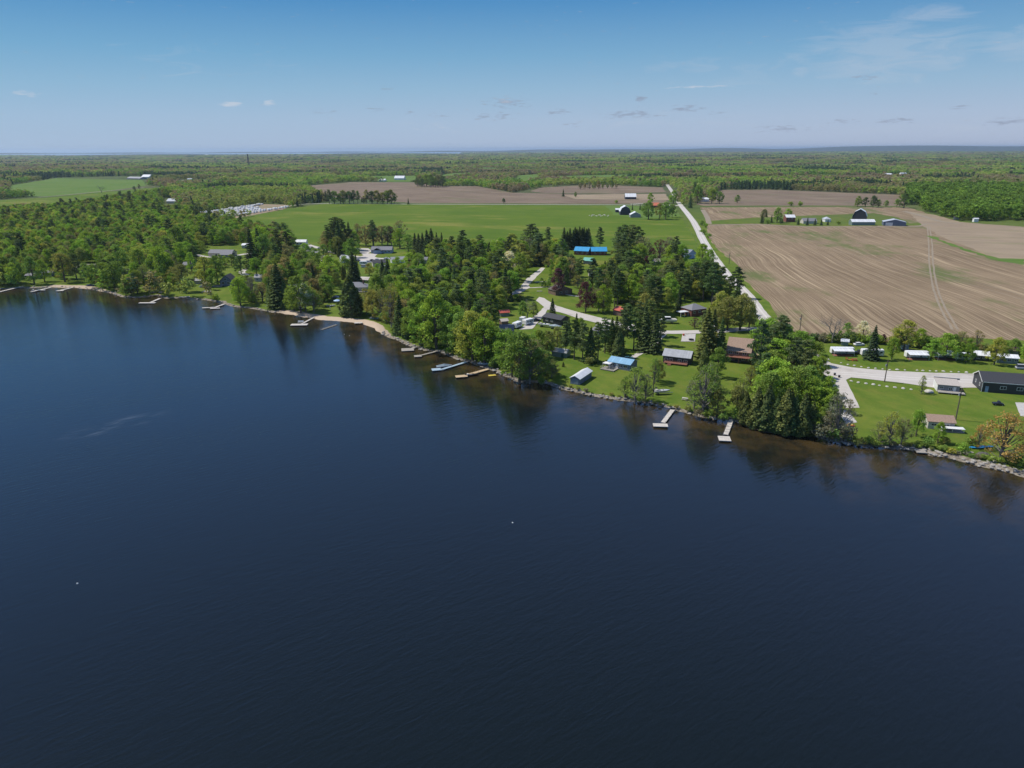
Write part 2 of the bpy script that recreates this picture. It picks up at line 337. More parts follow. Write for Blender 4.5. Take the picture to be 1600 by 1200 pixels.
ofn = math_(t, 'ADD', of, math_(t, 'MULTIPLY', math_(t, 'SUBTRACT', noise(t, p, .03, 4), .5), 30))
deep = mixc(t, noise(t, mapping(t, p, R(20), (3,1,1)), .006, 3), (.0042,.0072,.0078), (.0054,.0090,.0098))
shal = mixc(t, ramp(t, noise(t, p, .12, 5, .65), .35, .65), (.050,.034,.014), (.016,.015,.010))
wc = mixc(t, math_(t, 'SUBTRACT', 1, ramp(t, ofn, 1, 32)), deep, shal)
L(t, wc, b.inputs['Base Color']); b.inputs['IOR'].default_value = 1.333; b.inputs['Roughness'].default_value = .09
n1 = N(t, 'ShaderNodeTexNoise'); L(t, mapping(t, p, R(38), (3.2,.8,1)), n1.inputs['Vector']); n1.inputs['Scale'].default_value = 1.0; n1.inputs['Detail'].default_value = 3; n1.inputs['Roughness'].default_value = .55; n1.inputs['Distortion'].default_value = .4
calm = ramp(t, noise(t, mapping(t, p, R(25), (5,1,1)), .009, 4, .6), .35, .65)
L(t, math_(t, 'MULTIPLY_ADD', calm, .10, .05), b.inputs['Roughness'])
# pale sheen of a ruffled streak off the left shore, painted into the water colour
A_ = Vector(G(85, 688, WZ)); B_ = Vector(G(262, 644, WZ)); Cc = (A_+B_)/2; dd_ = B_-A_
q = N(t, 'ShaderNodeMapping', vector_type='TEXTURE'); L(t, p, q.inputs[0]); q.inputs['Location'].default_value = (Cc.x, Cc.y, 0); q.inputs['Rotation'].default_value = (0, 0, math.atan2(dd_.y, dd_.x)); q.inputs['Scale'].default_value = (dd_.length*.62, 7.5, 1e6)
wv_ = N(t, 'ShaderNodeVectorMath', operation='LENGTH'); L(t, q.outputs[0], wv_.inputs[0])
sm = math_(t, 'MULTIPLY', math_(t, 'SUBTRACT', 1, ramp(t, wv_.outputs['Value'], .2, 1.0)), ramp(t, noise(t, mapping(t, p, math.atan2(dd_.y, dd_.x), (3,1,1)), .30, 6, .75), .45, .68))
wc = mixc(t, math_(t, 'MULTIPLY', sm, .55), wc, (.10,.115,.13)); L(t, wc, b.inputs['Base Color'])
b.inputs['Specular IOR Level'].default_value = .62
bu = N(t, 'ShaderNodeBump'); bu.inputs['Distance'].default_value = .12; L(t, n1.outputs[0], bu.inputs['Height'])
L(t, math_(t, 'MULTIPLY_ADD', calm, .35, .5), bu.inputs['Strength']); L(t, bu.outputs[0], b.inputs['Normal'])
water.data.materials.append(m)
WATERT = t

# ------------------------------------------------------------------ flat sheets: fields, roads, paths
def smooth_poly(pts, closed, step):
    out = []; n = len(pts)
    for i in range(n if closed else n-1):
        a = Vector(pts[i]); c = Vector(pts[(i+1) % n]); k = max(1, int((c-a).length/step))
        out += [a.lerp(c, j/k) for j in range(k)]
    if not closed: out.append(Vector(pts[-1]))
    return out
def sheet(name, px, z, mat_, jit=.6, step=8, world=False):
    pts = [Vector(p) if world else Vector(G(*p)) for p in px]
    pp = smooth_poly(pts, True, step); pp = [Vector((q.x+random.uniform(-jit, jit), q.y+random.uniform(-jit, jit), z)) for q in pp]
    tr = geometry.tessellate_polygon([pp])
    o = MB().add(pp, [tuple(f) for f in tr]).build(name, mat_); tag(o, kind='structure')
    me = o.data
    if me.polygons and sum(q.normal.z for q in me.polygons) < 0: me.flip_normals()
    return o
def catmull(P_, sub=10):
    P_ = [Vector(p) for p in P_]; P_ = [P_[0]*2-P_[1]]+P_+[P_[-1]*2-P_[-2]]; out = []
    for i in range(1, len(P_)-2):
        for k in range(sub):
            t = k/sub; a, b, c, d = P_[i-1:i+3]
            out.append(.5*((2*b)+(c-a)*t+(2*a-5*b+4*c-d)*t*t+(3*b-a-3*c+d)*t**3))
    out.append(P_[-2]); return out
def ribbon(name, px, w, z, mat_, jit=.15):
    c = catmull([G(*p) for p in px]); n = len(c); mb = MB(); vs = []
    for i, q in enumerate(c):
        tg = (c[min(i+1, n-1)]-c[max(i-1, 0)]).normalized(); nn = Vector((-tg.y, tg.x))
        ww = (w if not hasattr(w, '__len__') else w[0]+(w[1]-w[0])*i/(n-1))/2
        for s_ in (1, -1): e = q+nn*s_*(ww+random.uniform(-jit, jit)); vs.append((e.x, e.y, z))
    mb.add(vs, [(2*i, 2*i+1, 2*i+3, 2*i+2) for i in range(n-1)])
    o = mb.build(name, mat_); tag(o, kind='structure')
    if o.data.polygons[0].normal.z < 0: o.data.flip_normals()
    return o
def field_mat(name, base, base2, streak, rowdir, weed=None, sacross=3.0, weedamt=.5, smix=.6):
    m, t, b = new_mat(name); p = pos(t)
    wv = N(t, 'ShaderNodeTexNoise'); wv.inputs['Scale'].default_value = .0045; wv.inputs['Detail'].default_value = 2; L(t, p, wv.inputs['Vector'])
    off = N(t, 'ShaderNodeVectorMath', operation='MULTIPLY_ADD'); L(t, wv.outputs['Color'], off.inputs[0]); off.inputs[1].default_value = (38, 0, 0); L(t, p, off.inputs[2])
    q = mapping(t, off.outputs[0], rowdir, (sacross, 130, 1))
    n1 = noise(t, q, 1.0, 2, .6); n2 = noise(t, mapping(t, off.outputs[0], rowdir, (sacross*6, 400, 1)), 1.0, 2, .5)
    c = mixc(t, ramp(t, noise(t, p, .012, 6, .65), .35, .65), base, base2)
    q3 = mapping(t, off.outputs[0], rowdir, (sacross*.35, 60, 1)); n3 = noise(t, q3, 1.0, 2)
    c = mixc(t, math_(t, 'MULTIPLY', ramp(t, n3, .5, .7), smix*.5), c, streak)
    k = math_(t, 'MULTIPLY', ramp(t, n1, .54, .66), ramp(t, n2, .40, .60))
    c = mixc(t, math_(t, 'MULTIPLY', k, smix), c, streak)
    n4 = noise(t, mapping(t, off.outputs[0], rowdir, (sacross*.30, 220, 1)), 1.0, 3, .7); c = mixc(t, math_(t, 'MULTIPLY', ramp(t, n4, .50, .56), smix*.55), c, streak); c = mixc(t, math_(t, 'MULTIPLY', ramp(t, n4, .46, .38), smix*.4), c, tuple(v*.62 for v in base))
    if weed: c = mixc(t, math_(t, 'MULTIPLY', ramp(t, noise(t, mapping(t, p, rowdir, (1,2.5,1)), .016, 6, .7), .52, .66), weedamt), c, weed)
    L(t, c, b.inputs['Base Color']); b.inputs['Roughness'].default_value = .95; b.inputs['Specular IOR Level'].default_value = .04; return m
RD = -0.13
BIGF = field_mat('tilled_soil', (.155,.113,.073), (.205,.151,.098), (.41,.32,.205), RD, (.115,.135,.05), 1.9, .95, .75)
FARF = field_mat('far_soil', (.140,.104,.076), (.185,.14,.102), (.30,.24,.17), R(40), (.12,.13,.06), 5, .35)
TANF = field_mat('stubble', (.27,.21,.145), (.22,.17,.12), (.40,.33,.23), R(70), (.14,.155,.06), 3, .4)
CROP = field_mat('young_crop', (.068,.125,.014), (.098,.150,.018), (.14,.175,.03), R(80), (.19,.19,.045), 4, .8, .5)
PAST = field_mat('pasture', (.085,.155,.030), (.11,.175,.038), (.15,.19,.05), R(80), (.14,.16,.06), 6, .5, .4)
m, t, b = new_mat('gravel'); p = pos(t)
c = mixc(t, noise(t, p, .25, 6, .7), (.40,.37,.335), (.52,.485,.44)); c = mixc(t, math_(t, 'MULTIPLY', ramp(t, noise(t, p, .09, 5), .52, .75), .6), c, (.28,.25,.21))
L(t, c, b.inputs['Base Color']); b.inputs['Roughness'].default_value = .95; GRAVEL = m
m, t, b = new_mat('dirt_track'); p = pos(t); L(t, mixc(t, ramp(t, noise(t, p, .4, 5), .3, .7), (.265,.215,.15), (.215,.175,.12)), b.inputs['Base Color']); b.inputs['Roughness'].default_value = .95; DIRT = m

sheet('crop_field', [(343,350),(430,329),(512,317.6),(640,319.5),(960,321),(1052,322),(1060,335),(1071,350),(1092,386),(1112,425),(900,430),(600,415),(480,388),(380,364)], .03, CROP, 1)
sheet('tilled_field', [(475,291),(550,284.5),(650,285),(690,291),(745,291),(800,301),(840,302),(960,305),(1035,303),(1045,317),(960,318.5),(640,317),(500,306)], .03, FARF, 2)
sheet('tilled_field', [(828,299),(845,293),(930,288.5),(1035,293),(1040,300),(960,302.5),(850,301.5)], .06, FARF, 2)
sheet('pasture', [(880,305),(960,303),(1040,303),(1046,313),(900,311)], .09, TANF, 2)
sheet('pasture', [(945,321.5),(1052,322.5),(1064,338),(1000,342),(960,336)], .09, PAST, 2)
sheet('tilled_field', [(1088,319),(1128,297),(1200,296.5),(1405,304.5),(1416,322),(1280,321),(1098,321.5)], .03, FARF, 2)
sheet('tilled_field', [(1093,324),(1290,323.5),(1418,324),(1448,333),(1492,346),(1420,349),(1404,340),(1366,333),(1180,340),(1110,345)], .03, BIGF, 2)
sheet('stubble_field', [(1418,330),(1462,336),(1500,347),(1620,356),(1900,364),(1900,440),(1640,408),(1560,404),(1470,370),(1440,352)], .06, TANF, 1.5)
sheet('tilled_field', [(1104,350.5),(1180,349.5),(1260,353.5),(1480,352),(1620,358),(1900,372),(1900,570),(1600,532),(1500,527),(1420,526),(1350,532),(1290,532),(1240,520),(1215,500),(1200,472),(1175,452),(1162,435),(1150,412),(1122,390),(1107,370)], .03, BIGF, 1)
sheet('pasture', [(1444,368),(1462,370),(1480,379),(1540,399),(1560,404),(1600,405),(1600,414),(1560,408),(1500,389)], .10, PAST, 2)
sheet('pasture', [(15,290),(90,278),(215,275.5),(222,280),(228,290),(160,300),(70,307),(10,305)], .03, PAST, 2)
sheet('pasture', [(-250,322),(0,313),(70,309),(225,294),(262,294),(268,298),(200,313),(110,328),(0,334),(-250,345)], .03, CROP, 2)
for pg in ([(568,280),(580,275),(650,274.5),(655,284),(600,284)], [(640,283),(700,271.5),(745,268.5),(752,271),(660,286)], [(800,285),(808,274),(840,272),(850,278),(820,290)],
           [(868,283),(872,275),(1005,272),(1008,276),(940,283)], [(1150,281),(1165,276),(1230,276),(1225,281)], [(270,286),(276,282),(328,281),(325,287)], [(395,272),(400,270),(560,268),(560,271)]):
    sheet('pasture', pg, .03, PAST, 2)
sheet('gravel_lot', [(294,340),(330,331),(412,319),(458,320.5),(440,328),(350,344)], .03, TANF, 1)
ribbon('road', [(1042.5,288.5),(1054,305),(1063,320),(1082.5,345),(1104,385),(1132,425),(1166,460),(1188,490),(1222,522),(1266,555),(1300,578)], 7.2, .06, GRAVEL)
ribbon('road', [(455,321),(500,318.3),(640,319),(800,319.5),(960,320),(1030,321),(1062,321)], 5, .10, GRAVEL)
ribbon('road', [(985,319),(1020,318),(1062,322)], 6, .13, GRAVEL)
ribbon('track', [(60,308),(100,305),(160,299),(225,293)], 6, .10, DIRT)
ribbon('track', [(140,310),(190,309.5)], 8, .10, DIRT)
ribbon('track', [(1108,352),(1180,351),(1260,354),(1420,354),(1448,350),(1480,350)], 4.5, .12, DIRT)
ribbon('track', [(1412,330),(1440,337),(1470,346),(1500,350)], 7, .12, DIRT)
ribbon('track', [(1108,350),(1105,340),(1098,328)], 6, .12, DIRT)
for dx in (0, 6.5):
    ribbon('wheel_track', [(1449+dx*.5,353),(1451+dx*.8,380),(1452+dx*.9,410),(1457+dx,445),(1468+dx*1.15,478),(1488+dx*1.3,515)], 1.1, .08, DIRT)
    ribbon('wheel_track', [(1100+60,352+dx),(1300,384+dx),(1420,412+dx),(1600,462+dx)], .5, .07, DIRT)
sheet('gravel_road', [(1270,556),(1281,560),(1300,568),(1330,574),(1380,579),(1440,582),(1520,584),(1620,592),(1800,600),(1800,630),(1640,606),(1520,606),(1460,606),(1420,600),(1380,595),(1330,590),(1322,594),(1332,615),(1343,637),(1322,638),(1304,610),(1297,592),(1275,575)], .08, GRAVEL, .25, 4)
sheet('boat_ramp', [(1318,640),(1326,641),(1339,660),(1322,663),(1314,650)], .08, CONCR, .1, 4)
sheet('gravel_road', [(846,418),(852,419),(838,433),(826,446),(828,450),(812,458),(798,462),(796,458),(812,450),(822,436)], .08, GRAVEL, .25, 4)
sheet('gravel_road', [(842,464),(850,466),(870,478),(900,487),(935,496),(985,507),(990,516),(955,510),(905,498),(875,488),(856,484),(850,493),(832,514),(812,515),(822,505),(842,488),(850,480),(838,470)], .08, GRAVEL, .25, 4)
ribbon('gravel_road', [(975,506),(1000,515),(1035,519),(1080,519),(1130,517),(1180,514),(1222,522)], 6, .12, GRAVEL)
sheet('driveway', [(1028,519),(1042,523),(1034,530),(1028,538),(1022,530)], .15, GRAVEL, .1, 4)
sheet('gravel_pad', [(1066,523),(1087,522),(1086,534),(1064,534)], .15, CONCR, .05, 4)
ribbon('driveway', [(983,562),(1000,552),(1016,541),(1028,530)], 2.6, .1, GRAVEL)
ribbon('driveway', [(836,441),(858,440)], 2.2, .12, GRAVEL); ribbon('driveway', [(818,450.5),(845,449),(866,448)], 1.8, .12, GRAVEL); ribbon('driveway', [(884,460),(900,463),(912,462)], 1.8, .12, GRAVEL)
sheet('driveway', [(556,388),(575,388),(582,392),(575,396),(590,397),(585,401),(600,408),(565,412),(555,404),(568,399),(560,392)], .1, GRAVEL, .2, 4)
ribbon('gravel_road', [(465,378),(500,388),(530,397),(570,402),(620,405),(690,406)], 5, .06, GRAVEL)
ribbon('gravel_road', [(305,398),(330,402),(370,399),(395,396),(400,412),(378,424),(385,430)], 4.5, .06, GRAVEL)
sheet('concrete_pad', [(1586,629),(1640,631),(1650,662),(1594,650)], .08, CONCR, .05, 4)
sheet('patio', [(560,432),(578,433),(575,438),(560,437)], .08, GRAVEL, .1, 4)
RUT, t, b = new_mat('worn_ruts'); L(t, mixc(t, noise(t, pos(t), .3, 5), (.50,.47,.43), (.58,.55,.50)), b.inputs['Base Color']); b.inputs['Roughness'].default_value = .95
for pts_, zz_ in (([(1054,305),(1063,320),(1082.5,345),(1104,385),(1132,425),(1166,460),(1188,490),(1222,522),(1262,552)], .075), ([(1300,583),(1340,585),(1400,590),(1460,594),(1520,596),(1600,600)], .095)):
    cc = catmull([G(*p_) for p_ in pts_], 8)
    for s_ in (-1.4, 1.4):
        mb = MB(); vs = []
        for i, q in enumerate(cc):
            tg = (cc[min(i+1, len(cc)-1)]-cc[max(i-1, 0)]).normalized(); nn = Vector((-tg.y, tg.x)); w1 = .45+random.uniform(-.15,.15)
            for e in (1, -1): v = q+nn*(s_+e*w1); vs.append((v.x, v.y, zz_))
        mb.add(vs, [(2*i, 2*i+1, 2*i+3, 2*i+2) for i in range(len(cc)-1)]); o = mb.build('wheel_rut', RUT); tag(o, kind='structure')
        if o.data.polygons[0].normal.z < 0: o.data.flip_normals()
# small distant clearings: long thin pastures and bare fields between the woods
CLEAR = []
rgc = random.Random(12)
for (px, py, w_, h_) in [(30,268,60,2.5),(120,262,50,2),(260,268,44,2.2),(350,262,60,2),(430,263,50,2),(480,277,34,2.5),(560,262,60,2.2),(700,258,90,2),(760,263,50,2),(900,262,50,1.6),(930,256,70,1.4),(1020,261,60,1.8),(1130,262,50,2),(1300,258,90,1.6),(1500,266,60,2),(1560,258,80,1.5),(1210,270,40,2),
    (80,252,90,1.2),(250,251,120,1.1),(520,252,110,1.2),(840,250,120,1),(1080,248,100,1),(1420,250,120,1.2),(620,247,120,.8),(1250,243,160,.8),(350,246,140,.8),(1550,246,120,.8),(160,245,120,.7),(900,243,160,.6)]:
    n_ = 14; pg = [(px+w_/2*math.cos(k*2*math.pi/n_)*rgc.uniform(.75,1.1), py+h_/2*math.sin(k*2*math.pi/n_)*rgc.uniform(.7,1.1)) for k in range(n_)]
    CLEAR.append(pg); zq = 3.5 if py < 262 else 1.0
    sheet('pasture' if rgc.random() < .75 else 'tilled_field', pg, zq, PAST if rgc.random() < .75 else TANF, 2, 80)
# ------------------------------------------------------------------ far hills and far lake
m, t, b = new_mat('far_hills'); L(t, mixc(t, ramp(t, noise(t, pos(t), .0008, 6), .4, .6), (.025,.04,.03), (.035,.05,.035)), b.inputs['Base Color']); b.inputs['Roughness'].default_value = 1
mb = MB(); vs = []; KA = 120
for k in range(KA):
    a = R(-40+100*k/(KA-1)); hgt = 26+125*max(0, min(1, (math.degrees(a)+10)/38))*(.72+.28*math.sin(a*9+1)*math.sin(a*23))+8*math.sin(a*50)
    for r_, z_ in ((19000, -20), (20500, hgt*.6), (22000, hgt), (26000, -20)): vs.append((r_*math.sin(a), r_*math.cos(a), z_))
mb.add(vs, [(k*4+j, k*4+j+1, k*4+j+5, k*4+j+4) for k in range(KA-1) for j in range(3)]); o = mb.build('hills', m, smooth=True); tag(o, kind='structure')
m, t, b = new_mat('far_water'); L(t, mixc(t, noise(t, pos(t), .001), (.20,.28,.36), (.24,.32,.40)), b.inputs['Base Color']); b.inputs['Roughness'].default_value = .3
vs = []; fs = []
for k in range(30):
    a = R(-44+48*k/29); r0 = 15000+1500*math.sin(k*.7); vs += [(r0*math.sin(a), r0*math.cos(a), 9.5), (60000*math.sin(a), 60000*math.cos(a), 9.5)]
o = MB().add(vs, [(2*k, 2*k+1, 2*k+3, 2*k+2) for k in range(29)]).build('far_lake', m); tag(o, kind='structure')
exec_trees = True
#@@TREES
# ------------------------------------------------------------------ things: buildings
LM = []                                   # landmarks for tree labels: (phrase, px, py)
KEEP = []                                 # rectangles of the photo where no random tree may stand in front
def bpos(fl, fr):
    a = Vector(G(*fl)); b_ = Vector(G(*fr)); v = b_-a; return a, b_, v.length, math.atan2(v.y, v.x)
def gable_roof(w, d, h0, rh, axis='x', ov=.35, th=.16):
    mb = MB()
    if axis == 'x':
        prof = [(-ov, h0-ov*rh/(d/2)), (d/2, h0+rh), (d+ov, h0-ov*rh/(d/2))]
        f = lambda s_, q, z: (s_, q, z); A0, A1 = -ov, w+ov
    else:
        prof = [(-ov, h0-ov*rh/(w/2)), (w/2, h0+rh), (w+ov, h0-ov*rh/(w/2))]
        f = lambda s_, q, z: (q, s_, z); A0, A1 = -ov, d+ov
    r0 = [f(A0, q, z) for q, z in prof]+[f(A0, q, z+th) for q, z in prof[::-1]]
    r1 = [f(A1, q, z) for q, z in prof]+[f(A1, q, z+th) for q, z in prof[::-1]]
    mb.loft([r0, r1]); return mb
def house(name, label, cat, fl, fr, d, wh, rh, wall, roof, axis='x', kind='gable', trim=None, wins=(), lwins=(), doors=(), gdoors=(), chimney=None, group=None, lm=None, yaw=None, width=None, keep=True, wmat=None):
    a, b_, w, ang = bpos(fl, fr)
    if width: w = width
    if yaw is not None: ang = R(yaw)
    rt = empty(name, (a.x, a.y, 0), ang, label, cat, group)
    hip = kind == 'hip'; mb = MB(); mb.box(0, w, 0, d, -.3, wh)
    if kind == 'gable':
        if axis == 'x':
            for x in (0.003, w-.003): mb.add([(x,0,wh),(x,d,wh),(x,d/2,wh+rh)], [(0,1,2)])
        else:
            for y in (0.003, d-.003): mb.add([(0,y,wh),(w,y,wh),(w/2,y,wh+rh)], [(0,1,2)])
    if kind == 'gambrel':
        prof = lambda W_: [(0,wh),(W_*.14,wh+rh*.6),(W_/2,wh+rh),(W_*.86,wh+rh*.6),(W_,wh)]
        if axis == 'y':
            for y in (0.0, d): mb.add([(q, y, z) for q, z in prof(w)], [(0,1,2,3,4)])
        else:
            for x in (0.0, w): mb.add([(x, q, z) for q, z in prof(d)], [(0,1,2,3,4)])
    wo_ = mb.build('wall', wall, rt)
    if kind == 'gable': ro = gable_roof(w, d, wh, rh, axis).build('roof', roof, rt)
    elif kind == 'hip':
        o_ = .4; i_ = min(w, d)/2; 
        if w >= d: rd = [(i_, d/2, wh+rh), (w-i_, d/2, wh+rh)]
        else: rd = [(w/2, i_, wh+rh), (w/2, d-i_, wh+rh)]
        vs = [(-o_,-o_,wh),(w+o_,-o_,wh),(w+o_,d+o_,wh),(-o_,d+o_,wh)]+rd
        fs = [(0,1,5,4),(1,2,5),(2,3,4,5),(3,0,4),(3,2,1,0)] if w >= d else [(0,1,4),(1,2,5,4),(2,3,5),(3,0,4,5),(3,2,1,0)]
        ro = MB().add(vs, fs).build('roof', roof, rt)
    elif kind == 'shed':
        ro = MB().loft([[(-.3,-.4,wh),(-.3,d+.3,wh+rh),(-.3,d+.3,wh+rh+.15),(-.3,-.4,wh+.15)], [(w+.3,-.4,wh),(w+.3,d+.3,wh+rh),(w+.3,d+.3,wh+rh+.15),(w+.3,-.4,wh+.15)]]).build('roof', roof, rt)
        wo_.data.update()
    else:
        W_ = w if axis == 'y' else d; o_ = .3
        pr = [(-o_,wh-.3),(W_*.13,wh+rh*.6+.1),(W_/2,wh+rh+.15),(W_*.87,wh+rh*.6+.1),(W_+o_,wh-.3)]
        pr2 = pr+[(q, z+.15) for q, z in pr[::-1]]
        f = (lambda s_, q, z: (q, s_, z)) if axis == 'y' else (lambda s_, q, z: (s_, q, z)); e = d if axis == 'y' else w
        ro = MB().loft([[f(-o_, q, z) for q, z in pr2], [f(e+o_, q, z) for q, z in pr2]]).build('roof', roof, rt)
    if trim:
        mb = MB(); t_ = .14
        for x, y in ((0,0),(w,0),(0,d),(w,d)): mb.box(x-.06, x+.06, y-.06, y+.06, 0, wh)
        mb.box(0, w, -.42, -.36, wh-.22, wh-.03)
        if axis == 'x' and kind == 'gable':
            for x in (-.4, w+.38):
                for s_ in (0, 1):
                    y0, y1 = (-.35, d/2) if s_ == 0 else (d+.35, d/2)
                    k = rh/(d/2); z0 = wh-.35*k
                    mb.add([(x,y0,z0-.12),(x,y1,wh+rh-.12),(x,y1,wh+rh+.2),(x,y0,z0+.2),(x+.03,y0,z0-.12),(x+.03,y1,wh+rh-.12),(x+.03,y1,wh+rh+.2),(x+.03,y0,z0+.2)], [(0,1,2,3),(4,7,6,5),(0,4,5,1),(3,2,6,7)])
        mb.build('trim', trim, rt)
    def win(x0, x1, z0, z1, side='f'):
        def bx(mb, a0, a1, c0, c1, p0, p1):
            if side == 'f': mb.box(a0, a1, -p1, -p0, c0, c1)
            elif side == 'l': mb.box(-p1, -p0, a0, a1, c0, c1)
            else: mb.box(w+p0, w+p1, a0, a1, c0, c1)
            return mb
        g_ = bx(MB(), x0, x1, z0, z1, -.02, .03).build('window', GLASS, rt)
        fm = MB(); e = .09
        bx(fm, x0-e, x1+e, z1, z1+e, .0, .06); bx(fm, x0-e, x1+e, z0-e, z0, .0, .06); bx(fm, x0-e, x0, z0, z1, .0, .06); bx(fm, x1, x1+e, z0, z1, .0, .06)
        bx(fm, (x0+x1)/2-.03, (x0+x1)/2+.03, z0, z1, .03, .05)
        fm.build('frame', wmat or WHITE, g_)
    for q in wins: win(*q)
    for q in lwins: win(*q, side='l')
    for (x0, x1, zt, mt_) in doors:
        dd = MB().box(x0, x1, -.07, .02, 0, zt).build('door', mt_, rt); MB().box(x1-.16, x1-.08, -.12, -.072, zt*.45, zt*.5).build('handle', STEEL, dd)
    for (x0, x1, zt, mt_) in gdoors: MB().box(x0, x1, -.06, .02, 0, zt).build('garage_door', mt_, rt)
    if chimney:
        x, y, z = chimney; c_ = MB().box(x-.35, x+.35, y-.35, y+.35, wh, z).box(x-.42, x+.42, y-.42, y+.42, z, z+.12); c_.build('chimney', BRICK, ro)
    cx, cy = (fl[0]+fr[0])/2, (fl[1]+fr[1])/2; s_ = S(cx, cy)
    if lm: LM.append((lm, cx, cy))
    if keep: KEEP.append((min(fl[0], fr[0])-4, cy-(wh+rh)*s_-3, max(fl[0], fr[0])+4, cy+2))
    return rt
def deck(rt, x0, x1, y0, y1, z, mat_, rail=True, stairs=None, railmat=None):
    mb = MB().box(x0, x1, y0, y1, z-.18, z)
    for x in (x0+.1, (x0+x1)/2, x1-.1): mb.box(x-.07, x+.07, y0+.03, y0+.17, -.2, z-.18)
    dk = mb.build('deck', mat_, rt)
    if stairs:
        s = MB()
        for k in range(4): s.box(stairs-.7, stairs+.7, y0-.3*(k+1), y0-.3*k, 0, z*(1-(k+1)/5))
        s.build('steps', mat_, dk)
    if rail:
        r = MB(); r.box(x0, x1, y0+.02, y0+.08, z+.85, z+.95).box(x0, x0+.06, y0, y1, z+.85, z+.95).box(x1-.06, x1, y0, y1, z+.85, z+.95)
        n = int((x1-x0)/.5)
        for k in range(n+1): x = x0+(x1-x0)*k/n; r.box(x-.03, x+.03, y0+.02, y0+.08, z, z+.85)
        r.build('railing', railmat or mat_, dk)
    return dk
def wrow(xs, w_, z0, z1): return [(x, x+w_, z0, z1) for x in xs]

h = house('workshop', 'long charcoal workshop with white trim and pale blue door beside the gravel road', 'building', (1533,612), (1600,617), 9.5, 3.7, 2.3, BLACKW, CHARR, trim=WHITE,
      wins=wrow((5.5,10.5,16,21), 1.7, 1.4, 2.4), lwins=[(2.2,3.0,1.5,2.5),(6.2,7.0,1.5,2.5)], doors=[(1.0,2.0,2.1,BLUES)], width=26, lm='long charcoal workshop')
h = house('tiny_cottage', 'beige flat-roofed cottage with grey front deck beside the gravel road', 'cottage', (1464,611.5), (1498,614.5), 6.5, 2.5, .5, GREYS, TANR, kind='shed', wins=[(.7,1.7,1.3,1.9),(3.4,4.4,.9,1.7)], doors=[(4.7,5.6,2.05,WHITE)], lm='beige flat-roofed cottage')
deck(h, -.2, 8.0, -2.6, -.05, .6, GREYW, rail=False); MB().box(-.08,-.001,.05,6.4,-.2,2.5).build('sunlit_side_panel', WHITE, h)  # left wall's sunlit brightness painted as a white panel over the grey siding
MB().box(-.15, 7.9, 6.5, 6.9, 2.9, 3.35).build('parapet', GREYS, h)
h = house('cottage', 'small cottage with brown shingled roof and white covered porch near the water', 'cottage', (1449,669.5), (1490,672.5), 5.5, 2.4, 1.2, CREAM, BROWNR, wins=[(.9,2.3,1.1,1.7),(4.3,5.6,.8,1.7)], doors=[(6.0,6.9,2,GREYP)], lm='brown-roofed cottage with a white porch')
dk = deck(h, 3.0, 9.3, -2.3, -.05, .25, GREYW, rail=False); mb = MB()
for x in (3.2, 6, 9.1): mb.box(x-.06, x+.06, -2.2, -2.1, .25, 1.25)
mb.box(3.0, 9.3, -2.4, -.3, 1.25, 1.33); mb.build('porch_roof', WHITE, h)
h = house('black_cottage', 'black cottage with pale grey metal roof and red stained front deck on the lawn', 'cottage', (1035.5,566), (1077.5,571), 6.5, 2.9, 1.9, BLACKW, pm('pale_grey_metal_roof', (.40,.41,.43), .45, (.33,.34,.36), 1, planks=(0,.5)), wins=wrow((.6,2.5,6.0,8.2), 1.2, .9, 1.9), doors=[(4.4,5.6,2.1,GLASS)], lm='black cottage with the red deck')
deck(h, .8, 9.8, -2.4, -.05, .7, REDW, stairs=3.2); 
h = house('two_storey_house', 'two-storey brown house with tan brown roof and raised lakeside deck', 'house', (1134,563), (1171,567), 13, 4.1, 3.9, BROWNS, BROWNR, axis='x', wins=wrow((.7,3.0,6.1), 1.5, 3.0, 4.4)+wrow((1.0,6.0), 1.3, .8, 1.9), doors=[(3.6,4.6,2.1,GLASS)], lm='two-storey brown house')
deck(h, .2, 10, -3.0, -.05, 2.4, REDW); MB().box(9.4, 11.4, 2.0, 7.0, 0, 3.0).build('side_wing', BROWNS, h); gable = gable_roof(2.6, 5.0, 3.0, .8); o_ = gable.build('roof', BROWNR, h, loc=(9.4, 2.0, 0))
MB().box(-2.4, -.05, 1, 7, -.2, 2.3).build('carport', TIMBER, h); MB().box(-2.7, -.02, .7, 7.3, 2.303, 2.45).build('roof', BROWNR, h)
h = house('boathouse', 'long narrow blue boathouse with white metal roof at the water edge', 'boathouse', (891,599.5), (904,603.5), 11, 2.3, .9, SLATES, WHITER, axis='y', yaw=-29, width=3.6, lm='blue boathouse with the white roof')
MB().box(.5, 3.1, -.07, .02, .1, 2.0).build('garage_door', pm('blue_grey_door', (.22,.27,.34), .5, planks=(2,.4)), h)
h = house('lake_cottage', 'dark lakeside cottage with pale blue metal roof and white canopy on its deck', 'cottage', (950,574), (984,580), 6.5, 2.5, 1.2, SLATES, PALEBLUER, wins=wrow((1.2,4.6,6.6), 1.3, 1.0, 1.9), doors=[(3.2,4.2,2.1,WHITE)], lm='cottage with the pale blue roof')
dk = deck(h, -1.2, 4.5, -4.4, -.05, .4, GREYW); mb = MB().box(-.9, 2.2, -3.2, -.6, 2.3, 2.42); mb.add([(-.9,-3.2,2.42),(2.2,-3.2,2.42),(2.2,-.6,2.42),(-.9,-.6,2.42),(.65,-1.9,2.9)], [(0,1,4),(1,2,4),(2,3,4),(3,0,4)])
for x in (-.8, 2.1):
    for y in (-3.1, -.7): mb.box(x-.04, x+.04, y-.04, y+.04, .4, 2.3)
mb.build('canopy', WHITE, h)
